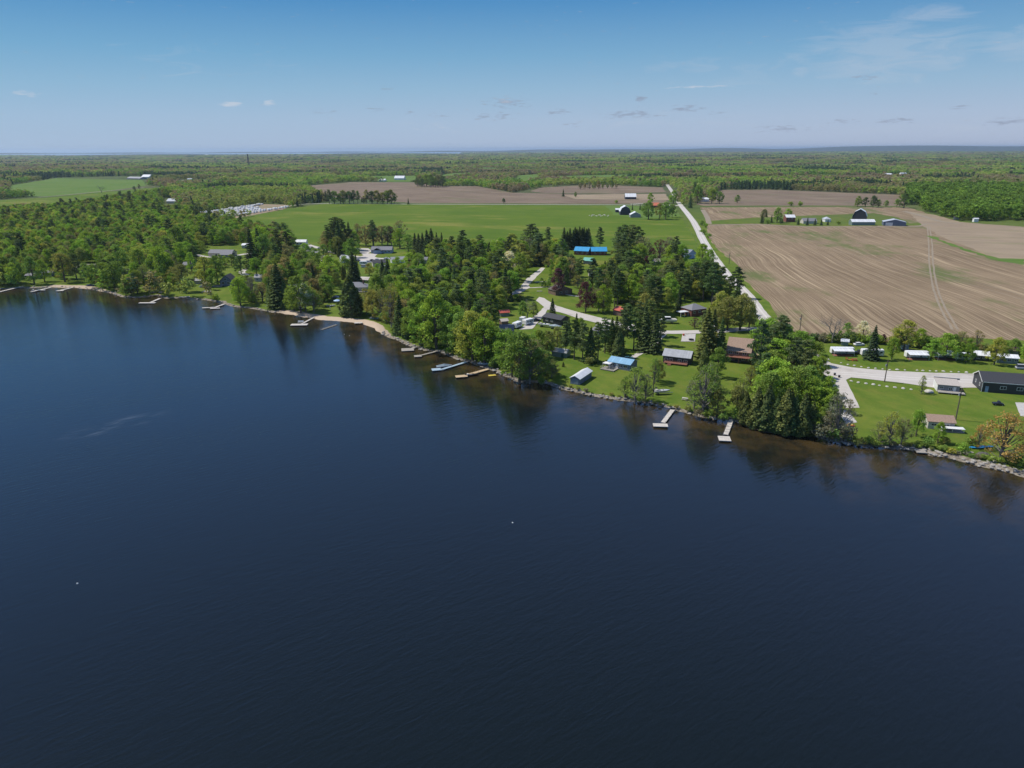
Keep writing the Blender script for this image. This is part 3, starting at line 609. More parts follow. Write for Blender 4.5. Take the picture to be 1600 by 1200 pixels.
house('garden_shed', 'low grey green metal shed half hidden behind dark pines', 'shed', (862,556.5), (885,559.5), 4.5, 2.1, .9, GREENS, pm('grey_metal_roof', (.38,.40,.41), .5), doors=[(4.2,5.2,1.9,GREENP)], lm='low grey green shed')
house('long_dark_building', 'long dark building with charcoal roof beside the gravel turnaround', 'building', (848,503.5), (876,509), 7, 2.8, 1.3, BLACKW, CHARR, wins=wrow((2,5), 1.2, 1.1, 2.0), lm='long dark building by the gravel turnaround')
house('bungalow', 'grey-roofed bungalow hidden between spruces below the village road', 'house', (925,524), (946,528), 7, 2.6, 1.6, GREYS, GREYR, wins=wrow((1,3.5), 1.1, 1.0, 1.9), lm='grey-roofed bungalow below the village road')
house('cabin', 'grey-roofed cabin behind the parked trailers on the gravel', 'cabin', (780,523.5), (801,524), 7, 2.4, 1.6, GREYS, GREYR, wins=wrow((1.2,), 1.2, 1.0, 1.8), lm='grey-roofed cabin')
house('shed', 'small shed with red metal roof and green walls among the pines', 'shed', (782,495), (796,494), 4, 2.0, .9, GREENS, REDR, lm='red-roofed green shed')
house('shed', 'little shed with tan roof below the red-roofed one', 'shed', (784,508), (794,507), 3.5, 1.8, .8, BROWNS, TANR, lm='tan-roofed little shed')
h = house('hip_roof_house', 'red brick house with grey hip roof and white-roofed porch on its left', 'house', (1080,495), (1103,492), 8, 3.4, 2.2, BRICK, GREYR, kind='hip', wins=wrow((1.2,4.5), 1.2, 1.6, 2.6), lm='brick house with the grey hip roof')
MB().box(-5.5, -.4, 1.5, 5, 2.3, 2.5).build('porch_roof', WHITER, h)
for x in (-5.3, -3, -.7): MB().box(x-.07, x+.07, 1.6, 1.74, 0, 2.3).build('porch_post', WHITE, h)
house('cabin', 'rust red cabin among dark pines beside the village lawn', 'cabin', (970,494), (982,491), 5, 2.6, 1.4, BROWNS, REDR, axis='y', lm='rust red cabin')
h = house('brown_bungalow', 'brown bungalow with dark gabled roof between the purple trees', 'house', (868,462), (894,459), 8, 2.7, 2.2, BROWNS, pm('old_dark_shingles', (.13,.11,.09), .9), axis='y', wins=wrow((3,7), 1.3, 1, 2), lm='brown bungalow between the purple trees')
house('blue_roof_building', 'brick building with bright blue metal roof, the left one of two', 'building', (897,398), (919,399), 10, 3.2, 2.6, BRICK, BLUER, wins=wrow((2,6,10), 1.4, 1.2, 2.2), lm='left bright blue roof')
house('blue_roof_building', 'brick building with bright blue metal roof, the right one of two', 'building', (924,399), (948,399), 10, 3.2, 2.6, BRICK, BLUER, wins=wrow((2,6,10), 1.4, 1.2, 2.2), lm='right bright blue roof')
house('porch_building', 'small building with turquoise roof in front of the bright blue roofs', 'building', (911,412), (925,413), 6, 2.4, 1.8, GREYS, TEALR, lm='turquoise roof')
house('cabin', 'small cream cabin half hidden between spruces behind the brown bungalow', 'cabin', (920,432), (926,432), 5, 2.6, 1.5, CREAM, GREYR, axis='y', lm='cream cabin')
house('cottage', 'low cottage with pale grey roof under the dark maroon trees', 'cottage', (1015,414), (1031,414), 7, 2.4, 1.5, GREYS, TANR, lm='pale-roofed cottage under the maroon trees')
house('blue_house', 'pale blue gabled house beside the straight road', 'house', (1075,405), (1087,403), 9, 4.0, 2.6, BLUES, pm('blue_grey_shingles', (.22,.25,.32), .8), axis='y', wins=wrow((2.5,), 1.5, 1.5, 3.0), lm='pale blue house by the straight road')
h = house('long_bungalow', 'long cream bungalow with grey roof and attached garage wing in the left woods', 'house', (326,401), (362,401.5), 9, 2.8, 2.2, CREAM, GREYR, wins=wrow((10,13,16), 1.4, 1, 2), doors=[(6,7.2,2.1,BLACKP)], lm='long cream bungalow')
MB().box(12.5, 21.5, -5.5, -.02, 0, 2.4).build('garage_wing', GREYS, h); gable_roof(9.4, 5.8, 2.4, 1.4).build('roof', GREYR, h, loc=(12.3, -5.6, 0)); KEEP.append((322,383,380,406))
h = house('gabled_cottage', 'blue grey cottage with steep dark gable facing the lake', 'cottage', (344,447), (364,447), 8, 3.2, 3.4, SLATES, CHARR, axis='y', wins=wrow((1.2,4.6), 1.6, 1.2, 2.6)+[(3,4.4,3.6,4.8)], lm='blue grey cottage with the steep gable')
MB().box(-4, 2, -3.0, -.1, 0, .5).build('deck', GREYW, h)
house('cabin', 'small cabin with pale grey roof beside the gabled blue grey cottage', 'cabin', (303,444), (314,444), 5, 2.2, 1.2, TAN, pm('pale_shingles', (.33,.33,.35), .8), lm='small pale-roofed cabin')
h = house('lakeside_bungalow', 'wide bungalow with grey hip roof above the beach lawn', 'house', (538,457), (574,456), 10, 2.8, 2.4, TAN, GREYR, kind='hip', wins=wrow((2,6,11), 1.8, .9, 2.1), chimney=(11,5,5.6), lm='bungalow with the wide grey hip roof')
deck(h, 1, 12, -3, -.05, .6, GREYW, stairs=4)
h = house('ranch_house', 'blue grey ranch house with double garage at the head of the driveway', 'house', (580,396), (612,396), 9, 2.8, 2.2, BLUES, GREYR, wins=wrow((11,14), 1.5, 1, 2), gdoors=[(1,6,2.3,GREYP)], lm='ranch house with the double garage')
gable_roof(7, 6, 2.8, 1.9, 'y').build('roof', GREYR, h, loc=(2, -3, 0)); MB().box(2.3, 8.7, -2.7, -.02, 0, 2.8).build('front_wing', BLUES, h)
house('cottage', 'cottage with brownish grey roof behind the left shore trees', 'cottage', (120,424), (146,424), 8, 2.6, 1.8, GREYS, pm('brown_grey_roof', (.22,.20,.18), .85), wins=wrow((8,), 1.8, 1, 2), lm='cottage with the brownish grey roof')
house('cabin', 'low dark blue cabin in the shade of the leftmost shore trees', 'cabin', (40,436), (60,436), 6, 2.3, 1.4, SLATES, GREYR, doors=[(1,3,1.6,WHITE)], lm='low dark blue cabin')
house('cabin', 'low slate cabin behind the trees between the leftmost docks', 'cabin', (64,432), (82,432), 6, 2.3, 1.4, SLATES, GREYR, wins=wrow((4,), 1.2, 1, 1.8), lm='low slate cabin')
house('cottage', 'white-roofed cottage deep in the woods behind the long cream bungalow', 'cottage', (378,388), (388,388), 6, 2.6, 1.2, TAN, WHITER, lm='white-roofed cottage in the woods')
house('garage', 'pale grey garage in the woods above the spruces near the driveway', 'garage', (505,409), (518,408), 6, 2.6, 1.4, WHITE, pm('pale_shingles', (.33,.33,.35), .8), lm='pale grey garage')
SHNG = pm('pale_shingles', (.33,.33,.35), .8)
for (a_, b2, d_, wl, rf, lab) in [((583,417),(603,416),7,CREAM,CHARR,'dark-roofed cottage beside the white van below the ranch house'),((612,412),(633,411),6,WHITE,SHNG,'pale cottage at the right end of the ranch house street'),((534,411),(546,410),5,WHITE,WHITER,'tiny white cabin on the left verge of the ranch house drive'),
      ((655,412),(668,412),6,TAN,GREYR,'tan cottage hidden in the wood right of the ranch house street'),((462,383),(478,383),6,WHITE,WHITER,'white mobile home at the upper left bend of the village street'),((470,392),(484,394),5,CREAM,GREYR,'cream cottage below the white mobile home in the left woods'),
      ((486,400),(498,400),5,TAN,SHNG,'low tan cottage under trees left of the pale grey garage'),((286,420),(298,420),6,GREYS,GREYR,'grey cottage in shade left of the small pale-roofed cabin'),((190,428),(204,428),6,CREAM,GREYR,'cream cottage between the big left shore trees'),((398,440),(410,440),5,TAN,SHNG,'tan cottage behind the twiggy tree right of the steep gable'),
      ((452,455),(464,455),5,GREYS,GREYR,'grey cottage hidden behind the blossoming cherry'),((700,470),(716,470),7,CREAM,GREYR,'cream cottage deep in the middle grove'),((960,440),(974,440),6,GREYS,SHNG,'grey cottage among pines right of the brown bungalow'),((1000,462),(1014,461),6,TAN,GREYR,'tan cottage in the pines above the rust red cabin'),
      ((1055,446),(1068,445),6,CREAM,GREYR,'cream cottage in the grove left of the straight road')]:
    house('cottage', lab, 'cottage', a_, b2, d_, 2.7, 1.7, wl, rf, wins=wrow((1.2,4.2), 1.2, 1, 1.9), keep=False)
    if a_[0] < 690: KEEP.append((min(a_[0], b2[0]), a_[1]-9, max(a_[0], b2[0]), a_[1]))
# farm buildings far out
house('gambrel_barn', 'dark wooden barn with white gambrel roof at the edge of the green field', 'barn', (969,336), (985,336), 16, 4.5, 6.5, DARKB, WHITER, axis='y', kind='gambrel', gdoors=[(4,8,4,BLACKP)], lm='dark gambrel barn')
house('farm_shed', 'white gabled farm shed in front of the dark gambrel barn', 'shed', (985,340), (1001,340), 12, 3.4, 3.2, GREYP, WHITER, axis='y', lm='white gabled farm shed')
house('farm_lean_to', 'low white-roofed lean-to on the left of the dark gambrel barn', 'shed', (962,332), (969,332), 9, 3.5, 1.5, DARKB, WHITER, lm='low lean-to')
house('long_barn', 'white-roofed open barn standing on the strip between the brown fields', 'barn', (977,311.5), (994,311.5), 16, 4.0, 5.0, DARKB, WHITER, lm='white-roofed open barn')
house('farmhouse', 'farmhouse with red orange roof behind the big maples', 'house', (1018,325), (1030,325), 10, 3.5, 3.5, BRICK, pm('orange_red_roof', (.62,.17,.09), .6), lm='red-roofed farmhouse')
house('white_barn', 'bright white barn beyond the brown field', 'barn', (616,281), (631,281), 24, 4.5, 6, WHITE, WHITER, lm='bright white barn')
house('farmhouse', 'low white farmhouse left of the bright white barn', 'house', (592,283.5), (602,283.5), 14, 3.5, 3, WHITE, WHITER, lm='low white farmhouse')
house('farm_shed', 'pale grey roofed shed far left of the bright white barn', 'shed', (563,280), (575,280), 16, 3, 4, GREYS, pm('pale_shingles', (.33,.33,.35), .8), lm='pale roofed shed')
house('white_barn', 'white gabled barn at the top edge of the left green field', 'barn', (221,279), (233,279), 26, 5, 6, WHITE, WHITER, lm='white gabled barn on the left')
house('farm_shed', 'long low grey shed beside the white gabled barn on the left', 'shed', (198,280), (219,280.5), 22, 3, 4, GREYS, pm('pale_shingles', (.33,.33,.35), .8), lm='long low grey shed')
house('farmhouse', 'white farmhouse with white metal roof and porch in the right farmyard', 'house', (1228,347), (1242,347), 10, 5.2, 2.6, BRICK, WHITER, wins=wrow((2,6), 1.4, 3.2, 4.4), lm='white-roofed farmhouse')
house('cottage', 'low grey-roofed bungalow between small spruces in the right farmyard', 'house', (1255,349.5), (1276,349.5), 10, 2.8, 2.8, CREAM, GREYR, lm='low bungalow in the farmyard')
house('farm_shed', 'square white shed with pale roof left of the big gambrel barn', 'shed', (1289,347), (1298,347), 10, 3.2, 2.2, WHITE, pm('pale_metal', (.50,.52,.56), .4), kind='hip', lm='square white shed')
house('gambrel_barn', 'big dark gambrel barn with white curved roof in the right farmyard', 'barn', (1331,344.5), (1352,345.5), 13, 5.0, 8.0, DARKB, WHITER, axis='y', kind='gambrel', yaw=-28, width=15, lm='big gambrel barn')
house('drive_shed', 'long low drive shed with white roof in front of the big gambrel barn', 'shed', (1331,352), (1367,352), 9, 3.6, 2.4, GREENS, WHITER, lm='long low drive shed')
house('implement_shed', 'grey steel implement shed with pale roof at the right end of the farmyard', 'shed', (1380,352.5), (1401,351), 14, 4.0, 2.6, SLATES, pm('pale_metal', (.50,.52,.56), .4), axis='y', yaw=-20, gdoors=[(2,9,3.4,WHITE)], lm='grey steel implement shed')
for i, (px, py, w_, lab) in enumerate([(283,285,14,'tiny dark farmhouse between the left trees'),(296,282,12,'tiny white house behind the left hedgerow'),(325,297,20,'small white-roofed barn in the far left trees'),(272,318,24,'white-roofed house near the storage lot trees'),(862,279,18,'pale roofed barn beyond the copse of grey trees'),
      (1100,281,26,'long white greenhouse roof in the far woods right of the road'),(1388,275,26,'far white barn in the bright woods on the right'),(1412,273,18,'far white shed beside the white barn in the right woods'),(1525,347,5,'tiny white hut at the edge of the bright green wood'),(1495,343,5,'tiny grey hut left of the white one at the wood edge'),
      (1100,315,16,'pale green roofed cottage under trees right of the road'),(870,265,16,'grey roofed barn on the distant forest edge'),(278,240.5,50,'distant white warehouse on the left horizon'),(340,241,60,'distant white farm building near the mast'),(322,242,40,'distant grey farm building left of the mast'),(165,242,60,'distant white building at far left horizon'),(1235,264,16,'white roof showing through the woods far right of the road')]):
    s_ = S(px, py); house('far_house', lab, 'building', (px-w_*s_/2, py), (px+w_*s_/2, py), w_*.7, 3.6, w_*.15, WHITE if i % 3 else CREAM, WHITER if i % 2 == 0 else pm('pale_metal', (.50,.52,.56), .4), keep=(py > 270))

# ------------------------------------------------------------------ docks
def dock(label, shore, end, w, plats=(), mat_=DOCKW, z=.05, name='dock', cat='dock', lm=None, sections=None):
    a = Vector(G(*shore, z=z)); b_ = Vector(G(*end, z=z)); v = a-b_; ang = math.atan2(v.y, v.x); ln_ = v.length
    rt = empty(name, (b_.x, b_.y, 0), ang, label, cat, None)
    mb = MB()
    if sections:
        for k in range(sections): mb.box(ln_*k/sections+.12, ln_*(k+1)/sections-.12, -w/2, w/2, z-.14, z)
        mb.box(0, ln_, -w/2+.05, -w/2+.17, z-.26, z-.145).box(0, ln_, w/2-.17, w/2-.05, z-.26, z-.145)
    else: mb.box(0, ln_, -w/2, w/2, z-.16, z)
    mb.build('walkway', mat_, rt)
    ca, sa = math.cos(-ang), math.sin(-ang)
    for (px, py, pw, plen, yaw) in plats:
        c = Vector(G(px, py, z))-b_; lx, ly = c.x*ca-c.y*sa, c.x*sa+c.y*ca
        o_ = MB().box(-pw/2, pw/2, -plen/2, plen/2, z-.20, z+.012).build('platform', mat_, rt, loc=(lx, ly, 0)); o_.rotation_euler.z = R(yaw)-ang
    p_ = MB(); n_ = max(2, int(ln_/4))
    for k in range(n_+1):
        for s_ in (-1, 1): 
            p_ = MB(); p_.tube([(ln_*k/n_, s_*(w/2+.05), -2.2), (ln_*k/n_, s_*(w/2+.05), z+.55)], .05); p_.build('post', STEEL, rt)
    if lm: LM.append((lm, (shore[0]+end[0])/2, (shore[1]+end[1])/2))
    return rt
dock('long pale dock running off the left edge from the leftmost shore trees', (36,447), (-4,456.5), 1.6, lm='leftmost dock')
dock('pale dock with a small boat lift, second from the left shore', (79,449), (48,456), 1.5, [(66,453,3.5,1.6,0)], lm='dock with the boat lift')
dock('short pale dock touching the sandy bank, third from the left', (113,449), (92,454), 1.6, [(94,454,4,2.2,8)], lm='third dock from the left')
dock('white L-shaped dock in front of the left lawn', (250,466), (236,472), 1.5, [(230,473,9,2.2,0)], lm='white L-shaped dock')
dock('branching white dock with two low platforms below the gabled cottage', (350,475), (335,480.5), 1.4, [(325,480.5,6,1.6,12),(336,481.5,5,1.8,12)], lm='branching white dock')
dock('slim beach dock ending in a wide platform that carries a white bench', (490,496), (472,505.5), 1.1, [(467.5,507,8,3.4,3)], lm='beach dock with the wide platform')
dock('weathered grey half-sunk dock sections beside the beach dock', (526,507), (502,515), 1.3, mat_=pm('wet_grey_wood', (.20,.19,.16), .7), z=-.32, name='sunken_dock', sections=5, lm='half-sunk grey dock')
dock('grey square raft dock with a short ramp at the sandy bend', (650,541), (643,545), 1.5, [(637,546,5.2,4.2,10)], mat_=GREYW, lm='square grey raft dock')
dock('thin grey dock with a small square end right of the square raft dock', (687,547.5), (657,555), 1.0, [(653,556,3.0,2.6,14)], mat_=GREYW, lm='thin grey dock')
dock('blue grey dock with a covered boat moored on its far side', (729,565), (690,577), 1.3, [(682,577,3.6,2.8,15)], mat_=BLUEW, lm='blue grey dock')
dock('tan wooden dock with yellowish platform and dark boat at its side', (762,576.5), (728,586), 1.7, [(721,587.5,4.4,2.6,15)], mat_=TANW, lm='tan wooden dock')
dock('white T-shaped dock reaching out below the black cottage', (1051,640), (1036,660), 1.4, [(1032,664,4.4,2.6,-5)], lm='white T-shaped dock')
dock('white sectional dock with gaps and square end platform below the brown house', (1143,655), (1134,679), 1.4, [(1132,685,3.4,3.6,-8)], sections=6, lm='white sectional dock')
dock('short weathered dock on the rocky bank below the brown-roofed cottage', (1446,691), (1442,699), 1.0, [(1438.5,704.5,2.6,2.6,-10)], mat_=GREYW, lm='short weathered dock')
def simple_box(name, label, cat, px, py, sx, sy, sz, yaw, parts, z=0, group=None):
    x, y = G(px, py, z); rt = empty(name, (x, y, z), R(yaw), label, cat, group)
    for (pn, b6, mt_) in parts:
        mb = MB()
        for bb in b6: mb.box(*bb)
        mb.build(pn, mt_, rt)
    return rt
simple_box('bench', 'white bench standing on the platform of the beach dock', 'bench', 470, 504.5, 0,0,0, 0, [('seat', [(-1.4,1.4,-.3,.3,.40,.48)], WHITE), ('backrest', [(-1.4,1.4,.3,.36,.6,1.1)], WHITE), ('leg', [(-1.3,-1.2,-.25,.25,0,.4),(1.2,1.3,-.25,.25,0,.4)], WHITE)], z=.07)
simple_box('swim_raft', 'pale wooden raft pulled up on the sandy beach', 'raft', 560, 505, 0,0,0, 8, [('deck', [(-1.9,1.9,-1.3,1.3,.2,.32)], DOCKW), ('float', [(-1.8,-1.1,-1.2,1.2,-.1,.197),(1.1,1.8,-1.2,1.2,-.1,.197)], BLACKP)])
simple_box('swim_raft', 'small yellow raft floating right of the tan dock', 'raft', 769, 587, 0,0,0, 15, [('deck', [(-1.4,1.4,-.8,.8,.05,.2)], YELLOWP), ('float', [(-1.3,-.8,-.7,.7,-.2,.047),(.8,1.3,-.7,.7,-.2,.047)], BLACKP)], z=-.4)
simple_box('swim_raft', 'flat pale raft lying on the left lawn under the shore tree', 'raft', 246, 457, 0,0,0, 2, [('deck', [(-3,3,-1.6,1.6,.2,.35)], DOCKW), ('float', [(-2.9,-2,-1.4,1.4,0,.197),(2,2.9,-1.4,1.4,0,.197)], BLACKP)])
simple_box('picnic_table', 'pale picnic table on the grass near the branching white dock', 'table', 323, 457, 0,0,0, -10, [('tabletop', [(-2.6,2.6,-1,1,.72,.8)], DOCKW), ('bench', [(-2.5,2.5,-1.9,-1.4,.42,.48),(-2.5,2.5,1.4,1.9,.42,.48)], DOCKW), ('leg', [(-2,-1.8,-1.6,1.6,0,.4),(1.8,2,-1.6,1.6,0,.4)], GREYW)])
simple_box('dock_section', 'stack of pale dock sections left on the bank of the left lawn', 'dock section', 288, 464.5, 0,0,0, 20, [('boards', [(-3,3,-.9,.9,.1,.35)], DOCKW), ('crossbar', [(-2.6,-2.4,-1.1,1.1,.36,.42),(2.4,2.6,-1.1,1.1,.36,.42)], STEEL)])
simple_box('dock_section', 'single grey dock section pulled out under the trees right of the raft dock', 'dock section', 661, 538.5, 0,0,0, 5, [('boards', [(-1.8,1.8,-.6,.6,.3,.42)], GREYW), ('leg', [(-1.6,-1.5,-.5,.5,0,.297),(1.5,1.6,-.5,.5,0,.297)], STEEL)])
simple_box('lawn_bench', 'pale stone bench on the upper village lawn', 'bench', 843, 456, 0,0,0, 0, [('seat', [(-1.6,1.6,-.4,.4,.4,.5)], CONCR), ('leg', [(-1.2,-.9,-.3,.3,0,.397),(.9,1.2,-.3,.3,0,.397)], CONCR)])
# fire ring on the pad, sandpile, cones
x, y = G(1080, 532); rt = empty('fire_ring', (x, y, .16), 0, 'black round fire ring on the pale gravel pad', 'fire ring')
MB().loft([[(r_*math.cos(k*math.pi/8), r_*math.sin(k*math.pi/8), z_) for k in range(16)] for r_, z_ in ((1.1,0),(1.15,.5),(1.0,.5),(.95,.05))], cap=False).build('ring', BLACKP, rt)
x, y = G(1068, 525); rt = empty('flower_pot', (x, y, .16), 0, 'small red brown planter at the corner of the gravel pad', 'planter')
MB().loft([[(r_*math.cos(k*math.pi/4), r_*math.sin(k*math.pi/4), z_) for k in range(8)] for r_, z_ in ((.35,0),(.5,.5))]).build('pot', ORANGE, rt); MB().loft([[(r_*math.cos(k*math.pi/4), r_*math.sin(k*math.pi/4), z_) for k in range(8)] for r_, z_ in ((.4,.5),(.55,.8),(.1,1.0))]).build('flowers', REDP, rt)

# ------------------------------------------------------------------ vehicles, boats, trailers
def wheels(rt, xs, y, r, w_=.22):
    for x in xs:
        for s_ in (-1, 1):
            wb = MB().tube([(x, s_*y-w_/2, r), (x, s_*y+w_/2, r)], r, 12).build('wheel', RUBBER, rt)
            MB().tube([(x, s_*(y+w_/2+.01)-.02, r), (x, s_*(y+w_/2+.01)+.02, r)], r*.55, 10).build('rim', STEEL, wb)
def car(name, label, px, py, yaw, paint, kind='car', cat='car', group=None):
    x, y = G(px, py); rt = empty(name, (x, y, .0), R(yaw), label, cat, group)
    L_ = 5.2 if kind == 'truck' else 4.5; W_ = .9
    def sec(x, zb, zt, w_): return [(x,-w_,zb),(x,w_,zb),(x,w_,zt*.75+zb*.25),(x,w_*.92,zt),(x,-w_*.92,zt),(x,-w_,zt*.75+zb*.25)]
    bl = [sec(-L_/2,.45,.85,.8), sec(-L_/2+.2,.32,.98,W_), sec(-L_*.1,.3,1.02,W_), sec(L_*.2,.3,1.0,W_), sec(L_/2-.3,.34,.86,W_*.97), sec(L_/2,.42,.7,.75)]
    MB().loft(bl).build('body', paint, rt)
    if kind == 'truck': c0, c1 = -.4, 1.2
    elif kind == 'van': c0, c1 = -2.1, 1.5
    else: c0, c1 = -1.7, 1.0
    zt = 1.95 if kind == 'van' else 1.75 if kind == 'truck' else 1.45
    MB().loft([[(c0,-.8,.99),(c0,.8,.99),(c0+.3,.68,zt-.06),(c0+.3,-.68,zt-.06)], [(c1,-.8,.98),(c1,.8,.98),(c1-.6,.66,zt-.06),(c1-.6,-.66,zt-.06)]]).build('window', GLASS, rt)
    MB().box(c0+.3, c1-.6, -.69, .69, zt-.06, zt).build('roof', paint, rt)
    wheels(rt, (-L_*.3, L_*.31), .78, .34)
    for s_ in (-1, 1): MB().box(L_/2-.08, L_/2+.02, s_*.55-.17, s_*.55+.17, .6, .74).build('headlight', WHITE, rt)
    return rt
def trailer(name, label, px, py, yaw, L_=7.5, awn=False, group=None, lean=None, body=WHITE, cat='camper trailer', h=2.7, parts=True):
    x, y = G(px, py); rt = empty(name, (x, y, 0), R(yaw), label, cat, group); z0 = .55
    pr = [(-L_/2,z0),(L_/2-.3,z0),(L_/2,z0+.6),(L_/2,h-.5),(L_/2-.4,h),(-L_/2+.3,h),(-L_/2,h-.3)]
    b_ = MB().loft([[(q,-1.2,z) for q, z in pr], [(q,1.2,z) for q, z in pr]]).build('body', body, rt)
    if parts:
        MB().box(-L_/2+.1, L_/2-.1, -1.15, 1.15, h, h+.08).build('roof', WHITER, rt)
        for k in range(3):
            xx = -L_/2+1+k*(L_-2.6)/2; MB().box(xx, xx+.9, -1.235, -1.19, 1.5, 2.1).build('window', GLASS, rt)
        dd = MB().box(L_*.12, L_*.12+.65, -1.24, -1.19, .65, 2.3).build('door', pm('grey_paint', (.3,.3,.3)), rt)
        wheels(rt, (-.4, .4), 1.1, .34); MB().tube([(L_/2-.1,0,.5),(L_/2+1.2,0,.5)], .06).build('hitch', STEEL, rt)
        if awn:
            a_ = MB().loft([[(-L_/2,-1.2,2.6),(L_/2-1,-1.2,2.6),(L_/2-1,-1.2,2.66),(-L_/2,-1.2,2.66)], [(-L_/2,-4,2.15),(L_/2-1,-4,2.15),(L_/2-1,-4,2.21),(-L_/2,-4,2.21)]])
            a_.build('awning', WHITER, rt); mb = MB()
            for xx in (-L_/2+.05, L_/2-1.05): mb.box(xx-.04, xx+.04, -3.98, -3.9, 0, 2.15)
            mb.build('awning_post', WHITE, rt)
            MB().box(-L_/2+.2, L_/2-1.2, -3.9, -1.3, .02, .2).build('deck', REDW, rt)
    return rt
def hull_mb(L_, B, D_, z0=0):
    mb = MB(); secs = []
    for i in range(9):
        t_ = i/8; xx = -L_/2+L_*t_; w_ = B/2*(1-max(0, (t_-.45)/.55)**2.2)*.999+.02; kz = z0+D_*.65*max(0, (t_-.55)/.45)**2; tz = z0+D_*(1+.12*t_)
        secs.append([(xx,0,kz),(xx,w_*.75,kz+D_*.35*(1-kz*0)),(xx,w_,tz),(xx,w_*.8,tz+.02),(xx,-w_*.8,tz+.02),(xx,-w_,tz),(xx,-w_*.75,kz+D_*.35)])
    return mb.loft(secs)
def boat(name, label, px, py, yaw, L_, paint, z=WZ-.15, kind='runabout', trail=False, group=None):
    x, y = G(px, py, max(z, 0)); zz = .7 if trail else z; rt = empty(name, (x, y, zz), R(yaw), label, 'boat', group)
    B = L_*.33; D_ = max(.7, L_*.14); hull_mb(L_, B, D_).build('hull', paint, rt, smooth=False)
    if kind == 'covered': MB().loft([[(-L_*.48,-B*.46,D_),(-L_*.48,B*.46,D_),(-L_*.45,0,D_+.3)], [(0,-B*.5,D_*1.05),(0,B*.5,D_*1.05),(0,0,D_+.8)], [(L_*.4,-B*.2,D_*1.1),(L_*.4,B*.2,D_*1.1),(L_*.42,0,D_*1.1+.15)]]).build('cover', TARP, rt)
    elif kind == 'cruiser':
        MB().loft([[(-L_*.2,-B*.38,D_),(-L_*.2,B*.38,D_),(-L_*.15,B*.32,D_+1.1),(-L_*.15,-B*.32,D_+1.1)], [(L_*.22,-B*.3,D_*1.08),(L_*.22,B*.3,D_*1.08),(L_*.1,B*.26,D_+1.1),(L_*.1,-B*.26,D_+1.1)]]).build('windshield', GLASS, rt)
        MB().box(-L_*.18, L_*.12, -B*.36, B*.36, D_+1.1, D_+1.22).build('cabin_roof', paint, rt); MB().box(-L_*.46, -L_*.25, -B*.4, B*.4, D_*.7, D_+.25).build('seat', CREAM, rt)
    else:
        MB().box(-L_*.46, L_*.05, -B*.36, B*.36, D_+.03, D_+.06).build('floor', pm('grey_carpet', (.12,.12,.13), .9), rt); MB().loft([[(L_*.08,-B*.38,D_),(L_*.08,B*.38,D_),(L_*.03,B*.34,D_+.45),(L_*.03,-B*.34,D_+.45)], [(L_*.12,-B*.3,D_),(L_*.12,B*.3,D_),(L_*.05,B*.3,D_+.45),(L_*.05,-B*.3,D_+.45)]]).build('windshield', GLASS, rt)
        MB().box(-L_*.4, -L_*.28, -B*.34, B*.34, D_+.06, D_+.4).build('seat', CREAM, rt)
    MB().box(-L_/2-.35, -L_/2, -.22, .22, D_*.5, D_*1.3).build('outboard_motor', BLACKP, rt)
    if trail:
        t2 = MB().box(-L_*.4, L_*.7, -.08, .08, -.25, -.12).box(-L_*.3, -L_*.24, -B*.45, B*.45, -.25, -.02).build('trailer_frame', STEEL, rt)
        for s_ in (-1, 1): MB().tube([(-L_*.25, s_*B*.5-.1, -.36),(-L_*.25, s_*B*.5+.1, -.36)], .34, 12).build('wheel', RUBBER, rt)
    return rt
boat('moored_boat', 'covered silver boat moored along the blue grey dock', 694, 572, 17, 6.2, SILVER, kind='covered')
boat('moored_boat', 'dark low boat moored against the tan wooden dock', 738, 585, 17, 5.0, BLACKP)
boat('moored_boat', 'small boat on the lift beside the second dock on the left', 57, 453.5, 12, 5.2, SILVER)
boat('cabin_cruiser', 'white cabin cruiser parked on the grass left of the brick house', 1042, 505, 178, 9.0, WHITE, z=0, kind='cruiser', trail=True)
boat('trailered_boat', 'white fishing boat on a trailer in the middle of the lakeside lawn', 1034, 616, 8, 5.6, SILVER, z=0, trail=True)
boat('trailered_boat', 'white boat on a trailer at the left end of the gravel turnaround', 796, 514, 20, 6.5, WHITE, z=0, kind='covered', trail=True)
boat('trailered_boat', 'white runabout parked in front of the long dark building', 851, 511, -25, 6.0, WHITE, z=0, trail=True)
boat('trailered_boat', 'covered white boat right of the runabout by the dark building', 868, 514, -25, 6.0, WHITE, z=0, kind='covered', trail=True)
boat('beached_boat', 'overturned-looking silver rowboat under the trees on the left lawn', 517, 479, 15, 5, SILVER, z=.05)
boat('beached_boat', 'small dark boat pulled up on the sandy beach beneath the shore tree', 585, 499, -10, 4.6, pm('faded_teal', (.16,.24,.24), .6), z=.05)
boat('moored_boat', 'pale rowboat in the shaded shallows behind the tan dock', 757, 570, -20, 5, BLUEW, z=.05)
for i, (px, py, lab) in enumerate([(1527,701,'bright blue kayak on the rocky bank, the nearer of two'),(1541,699.5,'bright blue kayak on the rocky bank, the farther right of two')]):
    x, y = G(px, py); rt = empty('kayak', (x, y, .1), R(-6+3*i), lab, 'kayak', 'blue kayaks on the rocky bank'); hull_mb(4.2, .95, .35).build('hull', BLUEP, rt)
    MB().loft([[(r_*math.cos(k*math.pi/5)*1.7-.2, r_*math.sin(k*math.pi/5), z_) for k in range(10)] for r_, z_ in ((.30,.37),(.32,.44),(.26,.43))]).build('cockpit', BLACKP, rt)
car('parked_truck', 'dark pickup parked at the right end of the first camper trailer', 1340, 553, -10, BLACKP, 'truck', 'pickup')
car('parked_car', 'white car with blue stripe parked behind the first camper trailer', 1342, 540, 8, WHITE)
